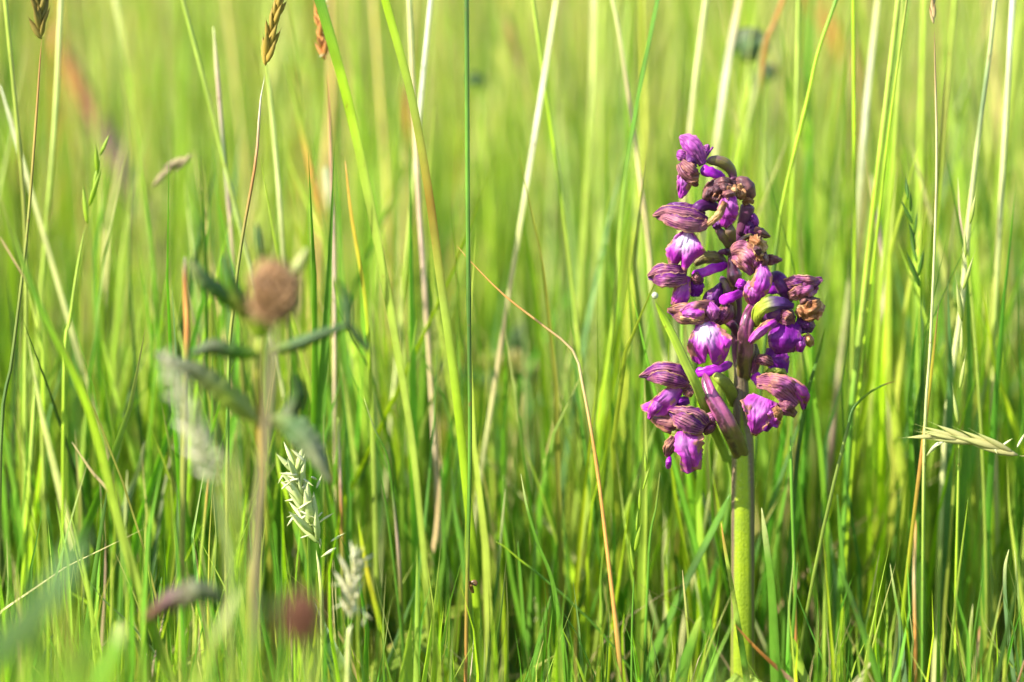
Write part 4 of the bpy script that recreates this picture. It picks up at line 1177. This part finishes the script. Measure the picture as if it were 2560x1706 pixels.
sheet('petal', [(1700, 796, 12), (1730, 798, 13), (1760, 800, 12)], [5, 8, 5], M['dead'], f, cup=2)
tube('spur', [(1796, 756, 5), (1822, 746, 7), (1845, 736, 6), (1872, 722, 2)], [12, 14, 12, 9], M['spur'], f)
sheet('lip', [(1762, 800, 10), (1766, 830, 13), (1771, 862, 14), (1776, 892, 11)], [(16, 14), (38, 42), (52, 60), (50, 50)], M['lip'], f, cup=[2, 5, 8, 8],
      ext=[(1, -10), (.88, 6), (.6, 15), (.3, 13), (.15, -9), (.05, -8), (-.05, 19), (-.3, 25), (-.6, 19), (-.85, 2), (-1, -14)], ruffle=1.3, edge=.10, nu=42, nv=41)
tube('spur', [(1736, 934, 3), (1765, 930, 4), (1800, 920, 4), (1832, 908, 1)], [12, 14, 13, 9], M['spur'], f)

# F: faded flower right of centre at the top
f = F(tube('flower', [(1830, 640, 3), (1836, 690, 3), (1842, 725, 2)], [10, 20, 12], M['ovary'], orch, crumple=.15), 'faded tan and mauve flower with a crinkled brown crest')
sheet('hood', [(1828, 640, 6), (1846, 640, 9), (1868, 655, 10), (1884, 684, 7)], [(10, 20), (22, 38), (26, 36), (10, 12)], M['hood_tan'], f, cup=[3, 6, 7, 4], crumple=.7)
tube('petal', [(1836, 630, 5), (1850, 605, 7), (1872, 590, 6), (1884, 588, 5)], [5, 7, 6, 4], M['ovary'], f)
sheet('petal', [(1870, 600, 8), (1884, 604, 11), (1900, 612, 11), (1916, 625, 8)], [8, 15, 17, 7], M['dead'], f, cup=2, crumple=1.6, ruffle=2.2, edge=.6, waves=7)
sheet('petal', [(1892, 610, 12), (1896, 632, 13), (1900, 652, 12)], [9, 11, 8], M['dead'], f, cup=2, crumple=1.6, ruffle=2, edge=.5, waves=7)
sheet('petal', [(1886, 618, 14), (1896, 628, 15), (1904, 640, 13)], [5, 8, 4], M['dead_dark'], f, cup=1, crumple=1, ruffle=1)
sheet('petal', [(1880, 622, 10), (1888, 645, 11), (1892, 668, 9)], [10, 12, 8], M['hood_tan'], f, cup=2, crumple=1)
sheet('petal', [(1906, 632, 9), (1910, 650, 10), (1906, 668, 8)], [10, 10, 6], M['dead_dark'], f, cup=2, crumple=1.5)
sheet('sepal', [(1910, 652, 6), (1930, 650, 7), (1955, 650, 5)], [12, 13, 3], M['hood_brown'], f, cup=2, crumple=.8)
sheet('lip', [(1902, 650, 9), (1906, 690, 12), (1898, 720, 12), (1886, 745, 9)], [(10, 8), (20, 24), (26, 26), (20, 10)], M['lip_plain'], f, cup=5, ruffle=.5)
sheet('lip', [(1888, 705, 10), (1882, 735, 11), (1884, 760, 8)], [18, 24, 12], M['lip_plain'], f, cup=3)
sheet('petal', [(1842, 706, 9), (1854, 712, 10), (1868, 722, 8)], [10, 13, 9], M['spur'], f, cup=3)

# G: flower out to the right with dead curled lip
f = F(tube('flower', [(1924, 684, 2), (1945, 700, 5), (1965, 725, 5), (1975, 760, 3)], [12, 20, 24, 12], M['sepal_dark'], orch), 'right hand flower with a dead curled tan lip')
sheet('hood', [(1962, 716, 7), (1995, 708, 10), (2028, 704, 10), (2056, 698, 7)], [(16, 18), (18, 20), (20, 14), (5, 6)], M['hood'], f, cup=[3, 5, 6, 2], crumple=.9)
sheet('hood', [(1972, 742, 7), (2000, 732, 10), (2028, 726, 9), (2044, 716, 7)], [(12, 12), (16, 18), (14, 14), (5, 5)], M['hood_tan'], f, cup=4, crumple=1)
sheet('lip', [(1992, 772, 8), (2014, 782, 11), (2036, 776, 11), (2056, 758, 8)], [(10, 12), (20, 24), (24, 26), (10, 12)], M['dead'], f, cup=4, crumple=2, ruffle=1.4, edge=.3)
sheet('petal', [(2000, 756, 9), (2024, 750, 10), (2050, 752, 8)], [6, 9, 5], M['dead_dark'], f, cup=3, crumple=1)  # dark sheet standing in for shade in the curled lip's cavity
tube('spur', [(1890, 730, 4), (1925, 722, 6), (1962, 722, 5)], [10, 15, 12], M['spur'], f)

# H: flower at the right below, its shade painted in as dark violet, with a yellow green wing
f = F(tube('flower', [(1888, 800, 3), (1915, 785, 7), (1950, 782, 8), (1988, 790, 5)], [14, 26, 26, 12], M['sepal_dark'], orch), 'shaded violet flower with a yellow green wing')
sheet('sepal', [(1894, 818, 9), (1896, 792, 12), (1912, 772, 13), (1950, 764, 12), (1984, 768, 9)], [(2, 8), (10, 18), (12, 24), (10, 22), (4, 8)], M['bract_green'], f, cup=3)
sheet('petal', [(1874, 856, 11), (1894, 836, 13), (1920, 816, 14), (1942, 804, 12)], [(7, 6), (11, 12), (12, 14), (6, 8)], M['lip_plain'], f, cup=3, ruffle=.6)
sheet('hood', [(1950, 790, 10), (1968, 796, 12), (1988, 800, 10)], [16, 18, 10], M['hood_brown'], f, cup=4)
sheet('lip', [(1964, 806, 9), (1964, 835, 12), (1964, 860, 12), (1966, 882, 9)], [(36, 34), (44, 40), (42, 40), (24, 20)], M['lip_shaded'], f, cup=7, ruffle=.6)
sheet('petal', [(1990, 806, 7), (2014, 812, 8), (2034, 822, 6)], [16, 24, 10], M['sepal_dark'], f, cup=3, crumple=.8)
sheet('petal', [(2006, 842, 10), (2000, 862, 11), (1998, 880, 9)], [12, 14, 8], M['lip_plain'], f, cup=2)
sheet('petal', [(2012, 838, 9), (2022, 852, 9), (2030, 866, 7)], [10, 13, 6], M['dead'], f, cup=2, crumple=1)
sheet('lip', [(1936, 868, 4), (1940, 890, 6), (1950, 915, 6), (1962, 936, 4)], [20, 28, 26, 8], M['lip_shaded'], f, cup=4)
sheet('petal', [(1892, 898, 6), (1910, 902, 8), (1932, 912, 6)], [(10, 10), (12, 16), (6, 12)], M['hood_brown'], f, cup=3)

# I: right lower flower
f = F(tube('flower', [(1880, 935, 1), (1898, 950, 4), (1916, 968, 5)], [11, 17, 15], M['spur'], orch), 'lower right flower with a crumpled pink brown hood')
sheet('sepal', [(1912, 938, 4), (1932, 926, 6), (1952, 928, 6), (1966, 944, 4)], [5, 10, 10, 4], M['ovary_green'], f, cup=2)
sheet('hood', [(1892, 962, 8), (1926, 962, 12), (1966, 972, 13), (2000, 1005, 9)], [(8, 22), (18, 30), (34, 30), (24, 22)], M['hood_tan'], f, cup=[3, 6, 8, 6], crumple=.9)
sheet('hood', [(1950, 948, 9), (1980, 962, 12), (2004, 990, 11), (2008, 1024, 7)], [(8, 8), (14, 16), (12, 20), (3, 8)], M['lip_plain'], f, cup=5)
sheet('hood', [(1946, 1010, 10), (1968, 1022, 12), (1990, 1036, 9)], [10, 18, 8], M['hood_brown'], f, cup=4)
sheet('lip', [(1914, 996, 10), (1902, 1025, 13), (1894, 1055, 13), (1884, 1088, 9)], [(36, 30), (48, 36), (28, 26), (4, 8)], M['lip_plain'], f, cup=[2, 3, 4, 2], ruffle=1.5, edge=.22, crumple=.6, wrinkle=.3, nu=40, nv=31)
sheet('petal', [(1918, 1010, 8), (1926, 1040, 9), (1912, 1078, 8)], [16, 20, 6], M['lip_shaded'], f, cup=2)  # dark sheet that paints the shaded gap between the lip halves
sheet('lip', [(1922, 1020, 12), (1932, 1042, 13), (1926, 1066, 11)], [(8, 14), (10, 20), (6, 18)], M['lip_plain'], f, cup=4, crumple=1.2, ruffle=1.4, edge=.2)
sheet('petal', [(1936, 1018, 14), (1946, 1034, 15), (1944, 1050, 13)], [8, 11, 7], M['dead'], f, cup=2, crumple=.8)

# J: lower left flower, striped hood turned left
f = F(tube('flower', [(1768, 1006, 2), (1776, 1015, 3), (1780, 1030, 2)], [10, 15, 10], M['ovary_green'], orch), 'lower left flower with a finely striped hood')
sheet('hood', [(1722, 960, 8), (1692, 942, 11), (1645, 934, 11), (1598, 942, 6)], [(18, 10), (32, 30), (28, 26), (2, 2)], M['hood'], f, cup=[3, 7, 7, 1], nu=34)
sheet('hood', [(1730, 966, 7), (1722, 978, 9), (1706, 982, 8)], [12, 14, 8], M['hood_brown'], f, cup=3)
sheet('lip', [(1704, 972, 8), (1672, 985, 11), (1636, 1010, 11), (1604, 1022, 8)], [(18, 10), (16, 34), (12, 36), (8, 4)], M['lip_plain'], f, cup=[3, 5, 5, 3], ruffle=1.5, edge=.15, crumple=.6, wrinkle=.3, nu=36)
sheet('lip', [(1660, 990, 10), (1636, 1020, 12), (1622, 1048, 9)], [14, 14, 4], M['lip_plain'], f, cup=4)
sheet('petal', [(1722, 1000, 8), (1700, 1006, 10), (1676, 1008, 8)], [10, 12, 5], M['lip_shaded'], f, cup=3)

# K: lowest flower
f = F(tube('flower', [(1760, 932, 5), (1776, 985, 8), (1802, 1030, 9), (1830, 1085, 7), (1850, 1130, 2.5), (1858, 1160, -1)], [10, 19, 22, 24, 22, 18], M['ovary'], orch, groove=.34, nu=40, ns=24), 'lowest flower on a stout twisted ovary')
sheet('hood', [(1764, 1068, 12), (1740, 1050, 15), (1705, 1032, 15), (1672, 1026, 11)], [(20, 20), (30, 40), (18, 40), (4, 8)], M['hood'], f, cup=[4, 8, 8, 4], nu=34)
sheet('sepal', [(1706, 1056, 9), (1680, 1058, 11), (1652, 1054, 10), (1627, 1046, 7)], [(20, 22), (24, 28), (20, 18), (3, 5)], M['hood_brown'], f, cup=5)
sheet('sepal', [(1716, 1082, 9), (1690, 1082, 10), (1664, 1072, 8)], [6, 10, 4], M['ovary_green'], f, cup=2)
sheet('sepal', [(1766, 1058, 8), (1782, 1046, 10), (1790, 1046, 8)], [16, 16, 5], M['hood_tan'], f, cup=4)
sheet('sepal', [(1758, 1082, 9), (1776, 1070, 10), (1788, 1056, 8)], [8, 12, 4], M['hood_brown'], f, cup=4)
sheet('lip', [(1708, 1078, 11), (1712, 1104, 14), (1722, 1135, 14), (1734, 1172, 10)], [(16, 40), (34, 48), (24, 38), (30, 24)], M['lip_plain'], f, cup=[3, 7, 7, 5], ruffle=1.4, edge=.16, crumple=.5, wrinkle=.3,
      ext=[(1, -6), (.6, 8), (-.3, 4), (-.7, 8), (-1, -14)], nu=40, nv=31)
sheet('lip', [(1690, 1100, 11), (1674, 1118, 13), (1668, 1142, 11)], [16, 16, 7], M['hood_brown'], f, cup=4, crumple=.8)
tube('lip', [(1676, 1140, 10), (1672, 1156, 11), (1670, 1174, 9)], [4, 8, 5], M['spur'], f, crumple=.3)

# stout ovaries hugging the stem
f = F(tube('flower', [(1884, 752, 6), (1872, 790, 9), (1864, 830, 9), (1863, 870, 7), (1860, 930, 2), (1858, 960, -1)], [9, 17, 20, 21, 19, 16], M['ovary'], orch, groove=.34, nu=40, ns=24), 'long mauve brown ovary clasping the stem')
sheet('bract', [(1882, 935, 3), (1890, 900, 4), (1888, 860, 3)], [10, 12, 3], M['ovary'], f)
F(tube('flower', [(1778, 938, 4), (1800, 948, 6), (1824, 975, 3), (1840, 1020, -2)], [9, 15, 17, 14], M['ovary_green'], orch, groove=.25), 'yellow green ovary beside the lower stem')
F(tube('flower', [(1802, 690, 1), (1814, 715, 2), (1828, 755, 2), (1836, 800, 0)], [9, 13, 12, 8], M['ovary_olive'], orch), 'slim grey green ovary left of the upper stem')

# cut blade with a white drop-like end, leaning across the orchid
Yc = Y0 - .016
v = thing('cut_blade_of_grass', Q(1845, 1330, Yc + .03), 'fresh green cut blade with a white end leaning across the left flowers', 'grass blade')
tube('blade', [(1637, 752, 2), (1662, 800, 0), (1690, 855, -1), (1715, 910, -2), (1742, 965, -4), (1782, 1070, -16), (1812, 1140, -24), (1838, 1230, -28), ground_pt(1850, 1400, Yc + .03) + (-30,)],
     [7, 10, 11, 12, 12, 12, 12, 11, 10], M['culm'], v, ratio=.35, Y=Yc, nu=50, ns=10, cols=[C['bright'], C['lime'], C['lime'], C['green'], C['green'], C['green'], C['green']])
tube('cut_end', [(1629, 738, 2), (1637, 739, 2), (1646, 740, 2)], [7, 8.5, 7], M['dry'], v, ratio=.9, Y=Yc, nu=10, cols=[C['white'], C['white']])
